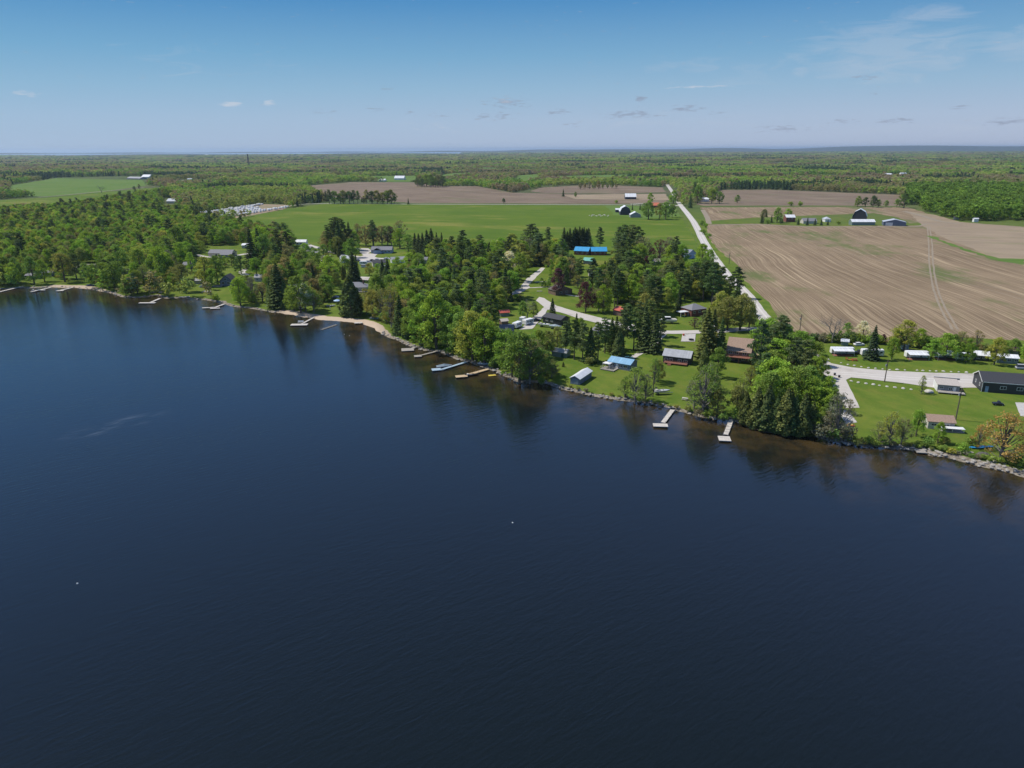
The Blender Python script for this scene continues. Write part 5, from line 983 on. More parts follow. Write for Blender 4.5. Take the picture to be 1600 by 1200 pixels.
for a_ in [ # right park and road
 (1300,536,50,'D','xx',1.1),(1322,532,28,'L','br'),(1347,531,30,'L','bl',1.2),(1361,562,52,'S','sp',1.25),(1379,538,16,'L','pu',.9),(1393,562,36,'L','br',.8),(1412,548,48,'L','yg',1.15),(1436,544,32,'L','br',1.1),(1400,545,34,'L','mg',.9),
 (1456,560,30,'L','br',1.2),(1476,562,42,'L','br',1.25),(1509,566,38,'L','br',.95),(1553,570,43,'L','yg',.95),(1583,556,28,'L','mg',1.1),(1601,566,30,'L','br',1.2),(1523,549,34,'B','bb',1),(1500,548,32,'B','ol',1.2),(1488,550,28,'L','mg',1.1),(1568,556,24,'L','br',1),(1620,566,34,'L','mg',1.1),
 (1439,615,30,'B','yg',.75),(1332,536,14,'U','mg'),(1284,535,13,'U','gr'),(1272,533,12,'U','gr'),(1310,535,11,'U','ol'),(1292,535,10,'U','ol'),(1262,532,10,'U','gr'),(1338,534,12,'U','gr'),(1370,537,12,'U','mg'),
 # right shore
 (1388,696,56,'B','yg',1.1),(1372,694,38,'B','ol',1.1),(1408,694,44,'B','bb',1),(1431,682,44,'L','br',.85),(1465,692,34,'L','br',1.0),(1450,698,18,'U','mg'),(1503,708,20,'U','br'),(1518,698,18,'U','mg'),(1562,720,80,'B','or',1.35),(1528,700,40,'B','or',1.1),
 (1582,726,16,'U','mg'),(1596,729,20,'U','mg'),(1572,719,14,'U','ol'),(1603,722,40,'B','ol',1.2),(1332,691,14,'U','yg'),(1345,693,10,'U','ol'),(1358,694,14,'U','mg'),(1475,694,14,'U','ol'),
 (1306,689,78,'B','gr',.85),(1292,686,48,'B','gr',.9),(1318,688,30,'U','gr'),(1280,685,28,'U','gr'),(1266,680,20,'U','ol'),(1300,688,22,'U','mg'),(1326,648,26,'B','gr',1),
 (1152,657,22,'U','mg'),(1163,662,50,'C','cd',1.1),(1180,667,62,'C','cd',1.15),(1196,671,70,'C','cd',1.1),(1210,674,58,'C','dk',1.1),(1224,677,70,'C','cd',1.15),(1238,678,60,'C','dk',1.1),(1252,680,66,'C','cd',1.15),(1266,678,50,'C','cd',1.1),(1276,680,40,'L','mg',1.2),
 (1150,650,50,'L','ol',1.0),(1158,640,52,'B','mg',1.1),(1183,599,98,'P','pn',.8),(1172,610,40,'B','ol',1),(1200,640,62,'L','br',1.2),(1222,640,66,'L','br',1.1),(1243,645,74,'L','mg',1.1),(1262,650,66,'L','br',1.1),(1280,655,52,'L','br',1.1),(1290,664,34,'L','mg',1.1),
 (1213,575,80,'P','pn',1.1),(1236,606,78,'P','pn',1.05),(1256,615,70,'P','pn',1.0),(1270,600,44,'L','br',1.2),(1222,590,60,'L','br',1.2),(1205,600,62,'P','sp',1),(1250,585,46,'L','br',1.2),(1196,560,62,'L','br',1.1),(1186,545,48,'L','br',1),(1200,540,44,'L','mg',1.1),(1281,590,34,'L','br',1.1),
 (1190,620,70,'P','dk',1),(1208,620,60,'L','mg',1.1),(1232,630,60,'P','dk',1),(1292,620,34,'L','br',1.1),(1300,640,36,'L','mg',1.0),(1218,555,62,'P','pn',1),
 (1243,556,40,'L','br',1.2),(1262,562,36,'L','br',1.2),(1272,572,40,'L','mg',1.2),
 # willow and shore trees below the black cottage
 (1098,648,80,'B','mg',1.15),(1112,646,62,'B','ol',1.0),(1084,640,50,'B','gr',1.0),(1120,652,44,'L','ol',.9),(1090,652,16,'U','gr'),(1075,643,12,'U','ol'),(1106,655,16,'U','mg'),(1130,657,14,'U','mg'),
 (992,629,58,'B','mg',1.15),(1008,626,44,'B','gr',1.0),(976,622,36,'B','mg',1.0),(1028,596,34,'L','ol',1.0),(1022,600,44,'B','mg',.8),
 (1102,560,76,'S','cd',1.25),(1124,562,64,'S','dk',.95),(1112,545,60,'S','cd',1.2),(1098,535,50,'P','pn',1.0),(1120,590,50,'L','mg',.8),(1112,610,46,'B','mg',1),
 (1085,513,18,'B','pu',1.3),(1120,515,36,'L','ol',1.2),(1136,516,52,'L','ol',1.25),(1156,516,54,'L','ol',1.25),(1170,512,40,'L','ol',1.1),(1148,500,50,'P','dk',1),
 (974,546,66,'P','pn',.9),(990,546,64,'P','dk',.95),(1006,549,68,'S','cd',1.3),(1022,551,62,'S','cd',1.2),(1031,540,50,'P','pn',.9),(962,545,50,'S','dk',1.2),(998,530,58,'P','pn',1),(1015,525,55,'P','dk',1),(980,525,50,'P','dk',1),
 # along the straight road
 (1112,478,66,'P','dk',1.1),(1098,470,62,'P','dk',1.0),(1124,470,52,'P','cd',1.1),(1150,466,48,'P','sp',1.15),(1138,476,44,'P','dk',1.1),(1152,476,34,'S','dk',1.2),(1160,492,34,'L','ol',1.0),(1170,505,34,'P','dk',1),
 (1064,422,40,'L','br',1.0),(1096,418,36,'L','br',1.1),(1108,422,32,'L','br',1.0),(1100,432,30,'L','mg',1.2),(1050,425,26,'L','br',1.0),(1086,420,18,'U','br'),
 (1098,366,9,'U','br'),(1096,352,9,'U','mg'),(1103,356,8,'U','br'),(1107,372,8,'U','mg'),
 (1020,440,42,'L','mg'),(1040,455,40,'P','pn'),(1070,470,46,'P','dk'),(1048,480,44,'L','br',1.0),(1060,488,38,'S','sp',1),(1075,460,40,'L','yg'),(1032,470,36,'L','br'),
 # village centre
 (872,460,40,'L','pu',1.0),(915,488,48,'L','pu',.85),(942,489,44,'L','br',1.0),(960,480,50,'P','dk',.9),(903,450,20,'B','ol',1.5),(863,497,30,'S','sp',1.2),(824,499,36,'D','xx',.8),(817,500,30,'L','mg',.9),(834,496,24,'L','mg',1),(846,448,14,'L','mg',1.1),(856,448,14,'U','mg'),
 (884,558,56,'P','pn',.8),(897,562,62,'P','dk',.85),(910,566,62,'P','pn',.85),(922,566,54,'S','dk',1.1),(934,564,60,'P','dk',.9),(945,552,56,'P','dk',1),(955,548,50,'S','dk',1.2),(870,548,38,'L','ol',.95),(866,583,14,'C','cd',1.6),(880,573,8,'C','cd',1.4),(888,538,40,'S','dk',1),(900,535,44,'S','dk',1),(907,518,22,'L','br',1.2),
 (843,560,44,'L','mg',1.1),(855,556,40,'L','ol',1.1),(838,545,30,'L','br',1.3),(842,594,50,'L','mg',1.1),(812,597,80,'L','mg',1.1),(828,598,70,'B','ol',1.1),(790,576,64,'L','br',1.15),(800,588,50,'L','br',1.1),(775,560,50,'L','mg',1.1),(852,586,40,'L','dk',1.2),(845,600,14,'U','mg'),(862,590,30,'B','ol',1.2),
 (757,568,72,'L','br',1.1),(738,562,76,'L','yg',1.0),(722,556,70,'L','mg',1.0),(700,549,60,'L','mg',1.0),(682,544,88,'L','br',1.0),(664,540,66,'L','br',1.0),(644,530,60,'L','mg',1.0),(656,520,60,'L','br',1.0),(626,522,58,'S','dk',1.2),(612,512,66,'B','ol',1.0),(636,528,40,'C','dk',1.2),
 (672,530,60,'L','mg',1),(712,540,60,'L','br',1),(695,520,60,'P','pn',1),(735,540,56,'B','ol',1),(748,530,60,'P','dk',1),(768,520,66,'P','dk',1),(735,505,60,'P','dk',1),(715,500,56,'P','pn',1),(598,500,50,'B','ol',1.1),(590,480,50,'L','mg',1),(610,480,50,'L','mg',1),(630,490,60,'L','br',1),(604,505,20,'U','mg'),(670,545,14,'U','mg'),(700,553,12,'U','br'),(770,574,18,'U','mg'),(725,561,10,'U','br'),
 (829,398,46,'P','sp',1.5),(838,400,40,'P','dk',1.2),(856,386,30,'P','pn',1.0),(881,390,32,'S','sp',1.5),(886,389,26,'S','sp',1.5),(890,390,31,'S','sp',1.5),(895,387,26,'S','sp',1.5),(898,386,29,'S','sp',1.5),(901,386,27,'S','sp',1.5),(905,386,30,'S','sp',1.5),(909,386,28,'S','sp',1.5),(912,386,29,'S','sp',1.5),(916,386,27,'S','sp',1.5),(919,386,28,'S','sp',1.5),(937,392,36,'P','sp',.9),
 (966,400,44,'P','pn',1.0),(976,402,48,'P','dk',1.2),(986,404,50,'P','pn',1.2),(996,402,46,'P','dk',1.1),(1004,410,40,'B','bb',1.2),(1018,405,18,'L','pu',1.1),(1030,408,34,'B','pu',1.2),(1044,405,34,'B','gr',1.2),(1010,422,22,'L','pu',1.0),
 (795,430,36,'L','bl',1.3),(810,440,44,'L','mg',1.1),(818,424,30,'L','yg',1.3),(862,425,30,'B','ol',1.1),(778,400,24,'L','bl',1.3),(800,400,34,'L','yg',1.2),(868,400,28,'L','yg',1.4),(850,410,30,'L','yg',1.2),(905,440,36,'P','dk',1.2),(925,455,50,'P','sp',1),(935,470,50,'P','dk',1),(950,460,44,'P','dk',1),
 (890,432,34,'L','dk',1.2),(875,428,30,'B','bb',1.2),(840,414,30,'P','dk',1),
 # middle left
 (649,396,30,'S','sp',1.4),(655,397,30,'S','sp',1.4),(661,398,32,'S','sp',1.4),(668,402,40,'S','sp',1.4),(675,402,42,'S','sp',1.4),(683,404,38,'S','sp',1),(691,404,38,'S','sp',1),(672,405,24,'L','br',1.2),
 (553,440,44,'S','sp',1.35),(558,438,38,'S','dk',1.1),(599,446,38,'S','sp',1.2),(607,446,40,'S','sp',1.2),(604,448,30,'C','dk',1.4),(525,394,52,'P','sp',1.1),(531,396,48,'S','dk',1.1),(541,392,38,'S','sp',1),(547,392,42,'S','sp',1),(535,390,46,'P','dk',1.2),(516,446,46,'L','br',1.15),(500,440,44,'L','mg',1),
 (625,388,30,'L','br',1.3),(638,392,26,'L','mg',1.2),(572,385,34,'B','bb',1.2),(584,384,34,'B','pu',1.2),(597,383,30,'B','bb',1.2),(606,384,32,'B','dk',1.2),(583,386,40,'P','pn',.9),(625,376,32,'B','bb',1),(612,384,30,'B','pu',1),(560,384,34,'B','bb',1),
 (549,494,60,'C','cd',1.5),(556,490,40,'C','dk',1.6),(583,498,46,'L','ol',1.0),(573,490,40,'B','ol',1.1),(470,489,58,'L','mg',1.1),(478,487,44,'L','bl',1.0),(490,484,34,'L','ol',1.1),(499,479,24,'L','ol',1.2),(460,486,40,'L','mg',1.1),(512,468,24,'L','pu',1.1),
 (437,481,66,'S','cd',1.5),(430,478,40,'C','dk',1.4),(446,482,40,'C','dk',1.4),(424,474,40,'S','dk',1.1),(396,472,40,'B','gr',1.0),(376,477,44,'L','br',.95),(372,472,24,'L','br',1.0),(338,470,12,'U','br'),(330,453,22,'L','mg',.9),(289,456,42,'L','ol',1.15),(322,446,44,'L','yg',1.1),(340,440,40,'L','mg',1.0),
 (377,428,28,'L','dk',1.1),(254,446,60,'L','br',1.05),(238,448,40,'L','mg',1.1),(268,444,40,'L','mg',1.1),(228,455,40,'B','ol',1.0),(205,460,30,'L','br',1.0),(197,463,26,'L','mg',1),(180,453,52,'L','mg',1.1),(170,450,44,'L','dk',1.0),(215,458,36,'L','mg',1),(148,443,30,'L','mg',1.1),(136,440,30,'L','mg',1),
 (102,441,46,'L','ol',1.1),(54,444,42,'L','mg',1.0),(70,440,34,'L','br',.9),(29,443,40,'L','mg',.9),(12,442,40,'L','mg',1.0),(-6,444,44,'L','mg',1.1),(120,436,40,'L','dk',1.0),(395,420,60,'S','sp',1.2),(407,416,56,'S','dk',1.2),(415,418,50,'L','mg',1),(300,425,30,'L','br',.9),(188,434,50,'L','mg',1.1),(222,440,50,'L','mg',1.0),
 (540,428,28,'L','mg',1.3),(526,432,26,'L','br',1.2),(640,424,30,'L','br',1.3),(655,432,36,'L','mg',1.2),(600,434,22,'L','mg',1.3),(577,430,18,'L','ol',1.2),(622,430,28,'L','br',1.2),(506,400,18,'L','mg',1.3),(478,404,24,'L','br',1.2),(492,412,24,'L','mg',1.2),(362,415,18,'L','mg',1.2),(402,437,34,'L','br',1.2),(352,414,14,'L','br',1.2),(474,420,30,'L','mg',1.2),(512,424,28,'L','ol',1.2),(590,428,16,'L','br',1.2),(645,404,14,'L','mg',1.3),(420,440,34,'L','mg',1.2),(330,424,22,'L','mg',1.2),
 (410,405,50,'L','br',1.1),(280,400,44,'L','mg',1.1),(303,408,24,'L','dk',1.1),(345,418,20,'L','mg',1.2),
 # farm and hedgerows
 (1013,343,27,'L','mg',1.2),(1040,343,27,'L','mg',1.1),(1006,332,14,'L','mg',1),(1030,342,24,'L','ol',1.0),(1050,340,20,'L','mg',1),(1016,318,16,'L','br',1.1),(1052,318,20,'L','br',1.2),(963,318,6,'U','mg'),(988,328,9,'S','sp',1),(1000,328,9,'S','sp',1),
 (1214,348,23,'L','mg',1.1),(1230,344,18,'L','br',1.2),(1193,347,20,'L','bb',1.0),(1190,349,13,'S','sp',1.2),(1205,348,12,'S','sp',1.2),(1220,350,9,'L','dk',1.2),(1247,351,10,'S','sp',1.3),(1261,352,12,'S','sp',1.3),(1273,352,10,'S','sp',1.3),(1283,352,10,'S','sp',1.3),(1293,352,9,'S','sp',1.3),(1199,350,8,'U','mg'),(1310,351,6,'U','mg'),
 (1340,323,16,'L','mg',1.2),(1352,323,14,'L','dk',1.2),(1364,324,18,'L','dk',1.1),(1372,324,12,'L','mg',1.2),(1384,324,11,'L','mg',1.2),(1401,324,13,'L','mg',1.2),(1412,325,22,'L','dk',1.2),(1235,322,8,'U','mg'),(1250,322,8,'U','mg'),
 (159,302,13,'D','xx',1),(210,297,6,'L','dk',1.4),(218,296,8,'L','gr',.8),(638,319,9,'S','dk',1.3),(787,318,8,'L','dk',1.2),(880,307,11,'S','dk',1.2),(899,308,8,'L','mg',1),(1099,292,18,'L','mg',1.2),(1112,318,22,'L','mg',1.1),(1124,318,18,'L','mg',1.2),(1152,317,12,'L','mg',1.2),(1085,312,26,'P','dk',1.1),(1090,318,28,'L','mg',1.0),(1070,312,16,'L','br',1),(1078,325,22,'S','dk',1.0),
 ]: T(*a_)
rg_ = random.Random(3)
for k in range(9): T(489+k*2.9, 314.5, 15+rg_.uniform(-3,2), 'S', 'sp', 1.1)
for k in range(15): T(516+k*7.3+rg_.uniform(-2,2), 318.3, rg_.uniform(10, 21), rg_.choice('LLLP'), rg_.choice(['mg','mg','ol','dk']), 1.2)
for k in range(12): T(652+k*3.6, 291.5+rg_.uniform(-1,1.2), rg_.uniform(13,19), 'L', rg_.choice(['dk','dk','mg','bb']), 1.1)
for k in range(9): T(907+k*7, 296-.5*k/2, 9+rg_.uniform(-2,3), 'L', rg_.choice(['gr','mg','bb']), 1.1)
for k in range(44): T(1256+k*8.2+rg_.uniform(-3,3), 533+max(0,k-8)*.62+rg_.uniform(-1.5,1.5), rg_.uniform(9,17), 'U', rg_.choice(['ol','mg','gr','mg','br','dk']), 1.3)
for k in range(26): T(1340+k*10.4+rg_.uniform(-3,3), 696+max(0,(k-8))*2.05+rg_.uniform(-2,1), rg_.uniform(5,11), 'U', rg_.choice(['ol','mg','yg','gr','mg']), 1.4)
for k in range(22): T(880+k*12+rg_.uniform(-4,4), 604+k*2.25+rg_.uniform(-1,1), rg_.uniform(3,6), 'U', rg_.choice(['ol','mg','gr']), 1.5)
NEXP = len(TREES)
ROADP = [[G(*p) for p in pg] for pg in ([(975,500),(1080,515),(1182,510),(1182,520),(1080,524),(975,512)], [(812,416),(854,416),(832,452),(800,464),(795,458)], [(810,516),(842,462),(1000,505),(992,520)], [(1130,425),(1150,420),(1215,510),(1275,552),(1240,556),(1190,515)], [(462,376),(700,402),(700,410),(520,400)])]
# random fill of the village wood, nothing in front of what the photograph shows
KEEP += [(815,418,855,462),(836,445,868,478),(868,455,905,500),(880,488,992,512),(955,488,968,505),(822,486,852,512),(828,504,882,516),(300,430,318,452),(262,452,344,470),(-10,447,170,452),(40,440,130,450),(534,440,580,460),(502,472,542,500),(508,484,600,506),(560,392,650,412),(565,410,600,440),
  (560,398,595,420),(782,486,802,526),(805,496,845,516),(852,562,884,602),(884,578,1000,630),(985,545,1022,570),(1030,538,1078,640),(1028,515,1092,540),(1128,515,1176,572),(1128,574,1158,645),(1025,494,1100,513),(1055,470,1106,498),(1128,425,1142,445),(1140,440,1168,466),(1165,455,1210,498),(1284,560,1345,700),
  (893,384,950,396),(910,402,927,412),(1014,404,1032,415),(1072,388,1088,408),(1040,505,1092,520),(306,396,332,404),(385,400,400,430),(372,405,402,412),(466,378,500,392),(504,402,520,412)]
VILL = [(-60,448),(-60,340),(110,331),(262,302),(296,342),(345,352),(400,366),(480,378),(560,392),(640,402),(700,404),(820,402),(900,404),(1000,404),(1050,408),(1078,412),(1110,436),(1140,462),(1158,486),(1176,510),(1200,520),(1235,550),(1270,575),(1285,590),(1300,620),(1303,660),(1290,680),(1200,670),(1090,644),(1000,626),(870,598),(790,580),(700,550),(640,534),(590,508),(500,496),(440,482),(360,470),(240,458),(160,448)]
bx_ = [G(*p) for p in VILL]; x0, x1 = min(p[0] for p in bx_), max(p[0] for p in bx_); y0, y1 = min(p[1] for p in bx_), max(p[1] for p in bx_)
sp_ = 6.6; gx, gy = np.meshgrid(np.arange(x0, x1, sp_), np.arange(y0, y1, sp_)); gx = gx.ravel()+RNG.uniform(-3.4,3.4,gx.size); gy = gy.ravel()+RNG.uniform(-3.4,3.4,gy.size)
ok = inpoly(gx, gy, bx_); gx, gy = gx[ok], gy[ok]; sdv = shore_dist(gx, gy); ok = sdv > 5; gx, gy = gx[ok], gy[ok]
EXPW = [G(p[0], p[1]) for p in TREES]; EX = np.array(EXPW)
footprints = [(r_[0], r_[1], r_[2], r_[3]) for r_ in KEEP]
cnt = 0
for x, y in zip(gx, gy):
    px, py, s_ = P(x, y)
    if np.min((EX[:,0]-x)**2+(EX[:,1]-y)**2) < 16: continue
    zone = 'w' if px < 420 else 'm' if px < 600 else 'b' if px < 790 else 'c' if px < 960 else 'd' if px < 1175 else 'e'
    kinds = {'w': 'LLLLLLLLLLLLBBBLLLP', 'm': 'LLLLLBBPSC', 'b': 'LLLLLLLBBPPPS', 'c': 'LLLLBPPSC', 'd': 'LLLLLBPPPPSC', 'e': 'LLLPPC'}[zone]; k = random.choice(kinds)
    if k == 'L': c = random.choice({'w': ['mg','br','br','ol','yg','br','mg','br'], 'm': ['mg','ol','br','bb'], 'b': ['br','br','mg','yg'], 'c': ['mg','ol','br','yg'], 'd': ['mg','ol','br','br','yg'], 'e': ['br','mg','br']}[zone])
    elif k == 'B': c = random.choice(['ol','bb','mg','gr','bb'])
    else: c = {'P': random.choice(['pn','dk','sp']), 'S': random.choice(['sp','dk']), 'C': 'cd'}[k]
    hm = {'L': random.uniform(10,17), 'B': random.uniform(10,16), 'P': random.uniform(14,22), 'S': random.uniform(11,18), 'C': random.uniform(8,13)}[k]
    if zone == 'w': hm *= .95
    hp = hm*s_*.96; wp = hp*.36
    bad = False
    for (a0, b0, a1, b1) in KEEP:
        if px+wp*.85 > a0 and px-wp*.85 < a1 and py > b0+1 and py-hp < b1: bad = True; break
    if bad: continue
    T(px, py, hp, k, c, random.uniform(.85, 1.35)); cnt += 1
ux, uy = RNG.uniform(x0, x1, 9000), RNG.uniform(y0, y1, 9000); ok = inpoly(ux, uy, bx_); ux, uy = ux[ok], uy[ok]; ok = shore_dist(ux, uy) > 2; UND = []
TX = np.array([G(p[0], p[1]) for p in TREES if p[3] != 'U'])
for x, y in zip(ux[ok], uy[ok]):
    px, py, s_ = P(x, y)
    if np.min((TX[:,0]-x)**2+(TX[:,1]-y)**2) > 40: continue
    hp = random.uniform(1.5, 4.0)*s_
    if any(px+hp*.5 > a0 and px-hp*.5 < a1 and py > b0 and py-hp < b1 for (a0, b0, a1, b1) in KEEP): continue
    if any(inpoly(np.array([x]), np.array([y]), rp_)[0] for rp_ in ROADP): continue
    UND.append((px, py, hp, 'U', random.choice(['ol','mg','mg','dk','br','bb']), random.uniform(.9, 1.5)))
# make the individuals: the largest 300 of each kind; the rest join the woodland
def meters(px, py, hp): 
    x, y = G(px, py); return hp/(S(px, py)*.96)
per = {}
for i, t_ in enumerate(TREES): per.setdefault(t_[3], []).append((-(t_[2]) - (1000 if i < NEXP else 0), i))
indiv = set()
LIM = {'L': 300, 'B': 140, 'S': 110, 'P': 200, 'C': 80, 'U': 150, 'D': 10}
for k, v in per.items(): v.sort(); indiv |= {i for _, i in v[:LIM[k]]}
lab_cnt = {}; items = []
for i in indiv:
    px, py, hp, k, c, w = TREES[i]
    lm = min(LM, key=lambda q: ((q[1]-px))**2+((q[2]-py)*1.8)**2); dx, dy = px-lm[1], (py-lm[2])*1.8
    rel = ('right of' if dx > 0 else 'left of') if abs(dx) > abs(dy) else ('below' if dy > 0 else 'behind')
    items.append((k, c, lm[0], rel, dx*dx+dy*dy, i))
items.sort(key=lambda q: q[4]); PROTO = {}
for k, c, lm, rel, _, i in items:
    key = (k, c, lm, rel); lab_cnt[key] = lab_cnt.get(key, 0)+1
    label = f'{CW[c]} {KW[k][1]}, {nearest_n(lab_cnt[key])} {rel} the {lm}'
    px, py, hp, _, _, w = TREES[i]; x, y = G(px, py); vi = i % len(KIND[k]); cm, tm, h0 = KIND[k][vi]
    hm = meters(px, py, hp); sz = hm/h0; gname = {'L':'leafy trees around the lakeside houses','B':'budding trees around the lakeside houses','S':'spruces around the lakeside houses','P':'pines around the lakeside houses','C':'cedars along the shore','U':'shrubs along shore and field edges','D':'bare trees'}[k]
    rt = empty(KW[k][0], (x, y, -.05), random.uniform(0, 6.28), label, 'shrub' if k == 'U' else 'tree', gname); rt.scale = (sz*w, sz*w, sz)
    if k == 'D': 
        o_ = bpy.data.objects.new('branches', tm); COL.objects.link(o_); o_.parent = rt; continue
    o_ = bpy.data.objects.new('stem' if k == 'U' else 'trunk', tm); COL.objects.link(o_); o_.parent = rt
    o_ = bpy.data.objects.new('crown', cm); COL.objects.link(o_); o_.parent = rt
    j = 1.16*random.uniform(.82, 1.18); tc_ = (TINT[c][0]*1.06, TINT[c][1], TINT[c][2]); hj = random.uniform(.9, 1.1); o_.color = (tc_[0]*j*hj, tc_[1]*j, tc_[2]*j/hj, 1)
print('TREES', len(TREES), 'explicit', NEXP, 'fill', cnt, {k: len(v) for k, v in per.items()}, 'indiv', len(indiv))
# ------------------------------------------------------------------ woodland as stuff: instances through geometry nodes
def proto_obj(me, tm=None):
    o_ = bpy.data.objects.new(me.name, me); return o_
def as_instanced(me):
    m2 = me.copy(); m2.materials.clear(); m2.materials.append(LEAF_I); return m2
def woodland(name, label, pts, var, sc, rz, tint, protos):
    n = len(pts); me = bpy.data.meshes.new(name); me.vertices.add(n); me.vertices.foreach_set('co', np.asarray(pts, np.float32).ravel())
    for an, ty, val in (('var','INT',var), ('rz','FLOAT',rz)): a = me.attributes.new(an, ty, 'POINT'); a.data.foreach_set('value', np.asarray(val).astype(np.int32 if ty == 'INT' else np.float32))
    a = me.attributes.new('sc', 'FLOAT_VECTOR', 'POINT'); a.data.foreach_set('vector', np.asarray(sc, np.float32).ravel())
    a = me.attributes.new('tint', 'FLOAT_COLOR', 'POINT'); a.data.foreach_set('color', np.hstack([tint, np.ones((n,1))]).astype(np.float32).ravel())
    o_ = bpy.data.objects.new(name, me); COL.objects.link(o_); tag(o_, label, 'woodland', None, 'stuff')
    g_ = bpy.data.node_groups.new(name, 'GeometryNodeTree'); g_.interface.new_socket('Geometry', in_out='INPUT', socket_type='NodeSocketGeometry'); g_.interface.new_socket('Geometry', in_out='OUTPUT', socket_type='NodeSocketGeometry')
    gi = g_.nodes.new('NodeGroupInput'); go = g_.nodes.new('NodeGroupOutput'); jn = g_.nodes.new('GeometryNodeJoinGeometry')
    def attr(nm, ty): q = g_.nodes.new('GeometryNodeInputNamedAttribute'); q.data_type = ty; q.inputs[0].default_value = nm; return q.outputs[0]
    va, sca, rza = attr('var', 'INT'), attr('sc', 'FLOAT_VECTOR'), attr('rz', 'FLOAT'); cx = g_.nodes.new('ShaderNodeCombineXYZ'); g_.links.new(rza, cx.inputs[2])
    for k, po in enumerate(protos):
        oi = g_.nodes.new('GeometryNodeObjectInfo'); oi.inputs['Object'].default_value = po; oi.transform_space = 'ORIGINAL'
        cp = g_.nodes.new('FunctionNodeCompare'); cp.data_type = 'INT'; cp.operation = 'EQUAL'; g_.links.new(va, cp.inputs[2]); cp.inputs[3].default_value = k
        ip = g_.nodes.new('GeometryNodeInstanceOnPoints'); g_.links.new(gi.outputs[0], ip.inputs['Points']); g_.links.new(cp.outputs[0], ip.inputs['Selection'])
        g_.links.new(oi.outputs['Geometry'], ip.inputs['Instance']); g_.links.new(cx.outputs[0], ip.inputs['Rotation']); g_.links.new(sca, ip.inputs['Scale']); g_.links.new(ip.outputs[0], jn.inputs[0])
    g_.links.new(jn.outputs[0], go.inputs[0]); md = o_.modifiers.new('scatter', 'NODES'); md.node_group = g_; return o_
hi = {}; PR_HI = []
for k in 'LBSPC':
    hi[k] = [];
    for cm, tm, h0 in KIND[k][:4]: hi[k].append(len(PR_HI)); PR_HI.append((proto_obj(as_instanced(cm)), h0))
pts, var, sc, rz, tn = [], [], [], [], []
ush = []
for cm, tm, h0 in KIND['U']: ush.append(len(PR_HI)); PR_HI.append((proto_obj(as_instanced(cm)), h0))
hi['U'] = ush; TREES += UND
for i, (px, py, hp, k, c, w) in enumerate(TREES):
    if i in indiv or k not in hi: continue
    x, y = G(px, py); v_ = random.choice(hi[k]); s_ = meters(px, py, hp)/PR_HI[v_][1]; pts.append((x, y, -.05)); var.append(v_); sc.append((s_*w, s_*w, s_)); rz.append(random.uniform(0, 6.28)); j = 1.16*random.uniform(.8, 1.2); hj = random.uniform(.92,1.18); tn.append((TINT[c][0]*j*hj, TINT[c][1]*j, TINT[c][2]*j))
if pts: woodland('village_woodland', 'dense mixed green wood filling the land behind the left shore', pts, var, sc, rz, np.array(tn), [p[0] for p in PR_HI])
# distant forest
OPENP = [[(335,356),(343,350),(430,328.5),(512,316),(640,317.5),(960,318),(1064,319),(1080,345),(1120,405),(1190,480),(1235,535),(1000,430),(480,392),(380,372)], [(472,290.5),(550,284),(650,284.5),(690,291),(745,291),(800,301),(845,292.5),(930,288),(1036,292.5),(1050,300),(1062,320),(512,318.5),(500,306)],
         [(1068,322),(1094,318),(1128,296.5),(1200,296),(1404,304),(1418,322),(1500,347),(1600,356),(2400,430),(2400,640),(1700,620),(1300,560),(1112,425),(1062,335)],
         [(15,289),(90,277.5),(215,275),(240,279),(232,290),(262,293.5),(268,298),(200,313),(110,328),(0,334.5),(-250,346),(-250,321),(0,312),(60,307),(10,305)], [(292,341),(330,331),(412,318.5),(460,320),(440,328),(350,345)],
         [(568,280),(580,274.5),(650,274),(655,285),(600,284.5)],[(640,284),(700,271),(745,268),(752,271),(660,287)],[(800,285),(808,274),(840,272),(850,278),(820,290)],[(866,283),(872,274.5),(1005,271.5),(1008,276),(940,284)],[(1150,281.5),(1165,275.5),(1230,275.5),(1225,281.5)],[(268,287),(276,281),(328,280),(325,288)],[(395,272.5),(400,269.5),(560,267.5),(560,271.5)],
         [(190,281),(195,277),(238,277),(240,281)],[(1360,276),(1365,272),(1425,271),(1425,277)],[(1036,292),(1041,287),(1048,287),(1062,300),(1066,312),(1058,312)]]
OPENP += CLEAR; VW = [G(*p) for p in VILL]; OW = [[G(*p) for p in pg] for pg in OPENP]
def hash_noise(X, Y, s, seed):
    rg = np.random.default_rng(seed); tab = rg.random((256, 256)); u, v = X/s+500, Y/s+500; i, j = np.floor(u).astype(int), np.floor(v).astype(int); fu, fv = u-i, v-j; fu = fu*fu*(3-2*fu); fv = fv*fv*(3-2*fv); g = lambda a, b: tab[a % 256, b % 256]
    return g(i,j)*(1-fu)*(1-fv)+g(i+1,j)*fu*(1-fv)+g(i,j+1)*(1-fu)*fv+g(i+1,j+1)*fu*fv
bands = [(330,900,8.5,0),(900,1700,9.5,0),(1700,3000,13,1),(3000,5200,21,2),(5200,9000,38,3),(9000,18500,78,4)]
PR_FAR = []; HF = []
for k in range(4): cm, tm, h0 = mk_leafy(900+k, lod=1); PR_FAR.append(as_instanced(cm)); HF.append(h0)
for k in range(2): cm, tm, h0 = mk_spruce(950+k, lod=1); PR_FAR.append(as_instanced(cm)); HF.append(h0)
for k in range(2): cm, tm, h0 = mk_pine(970+k, lod=1); PR_FAR.append(as_instanced(cm)); HF.append(h0)
PR_FAR = [proto_obj(m_) for m_ in PR_FAR]; HF = np.array(HF)
AX, AY, AS, AW = [], [], [], []
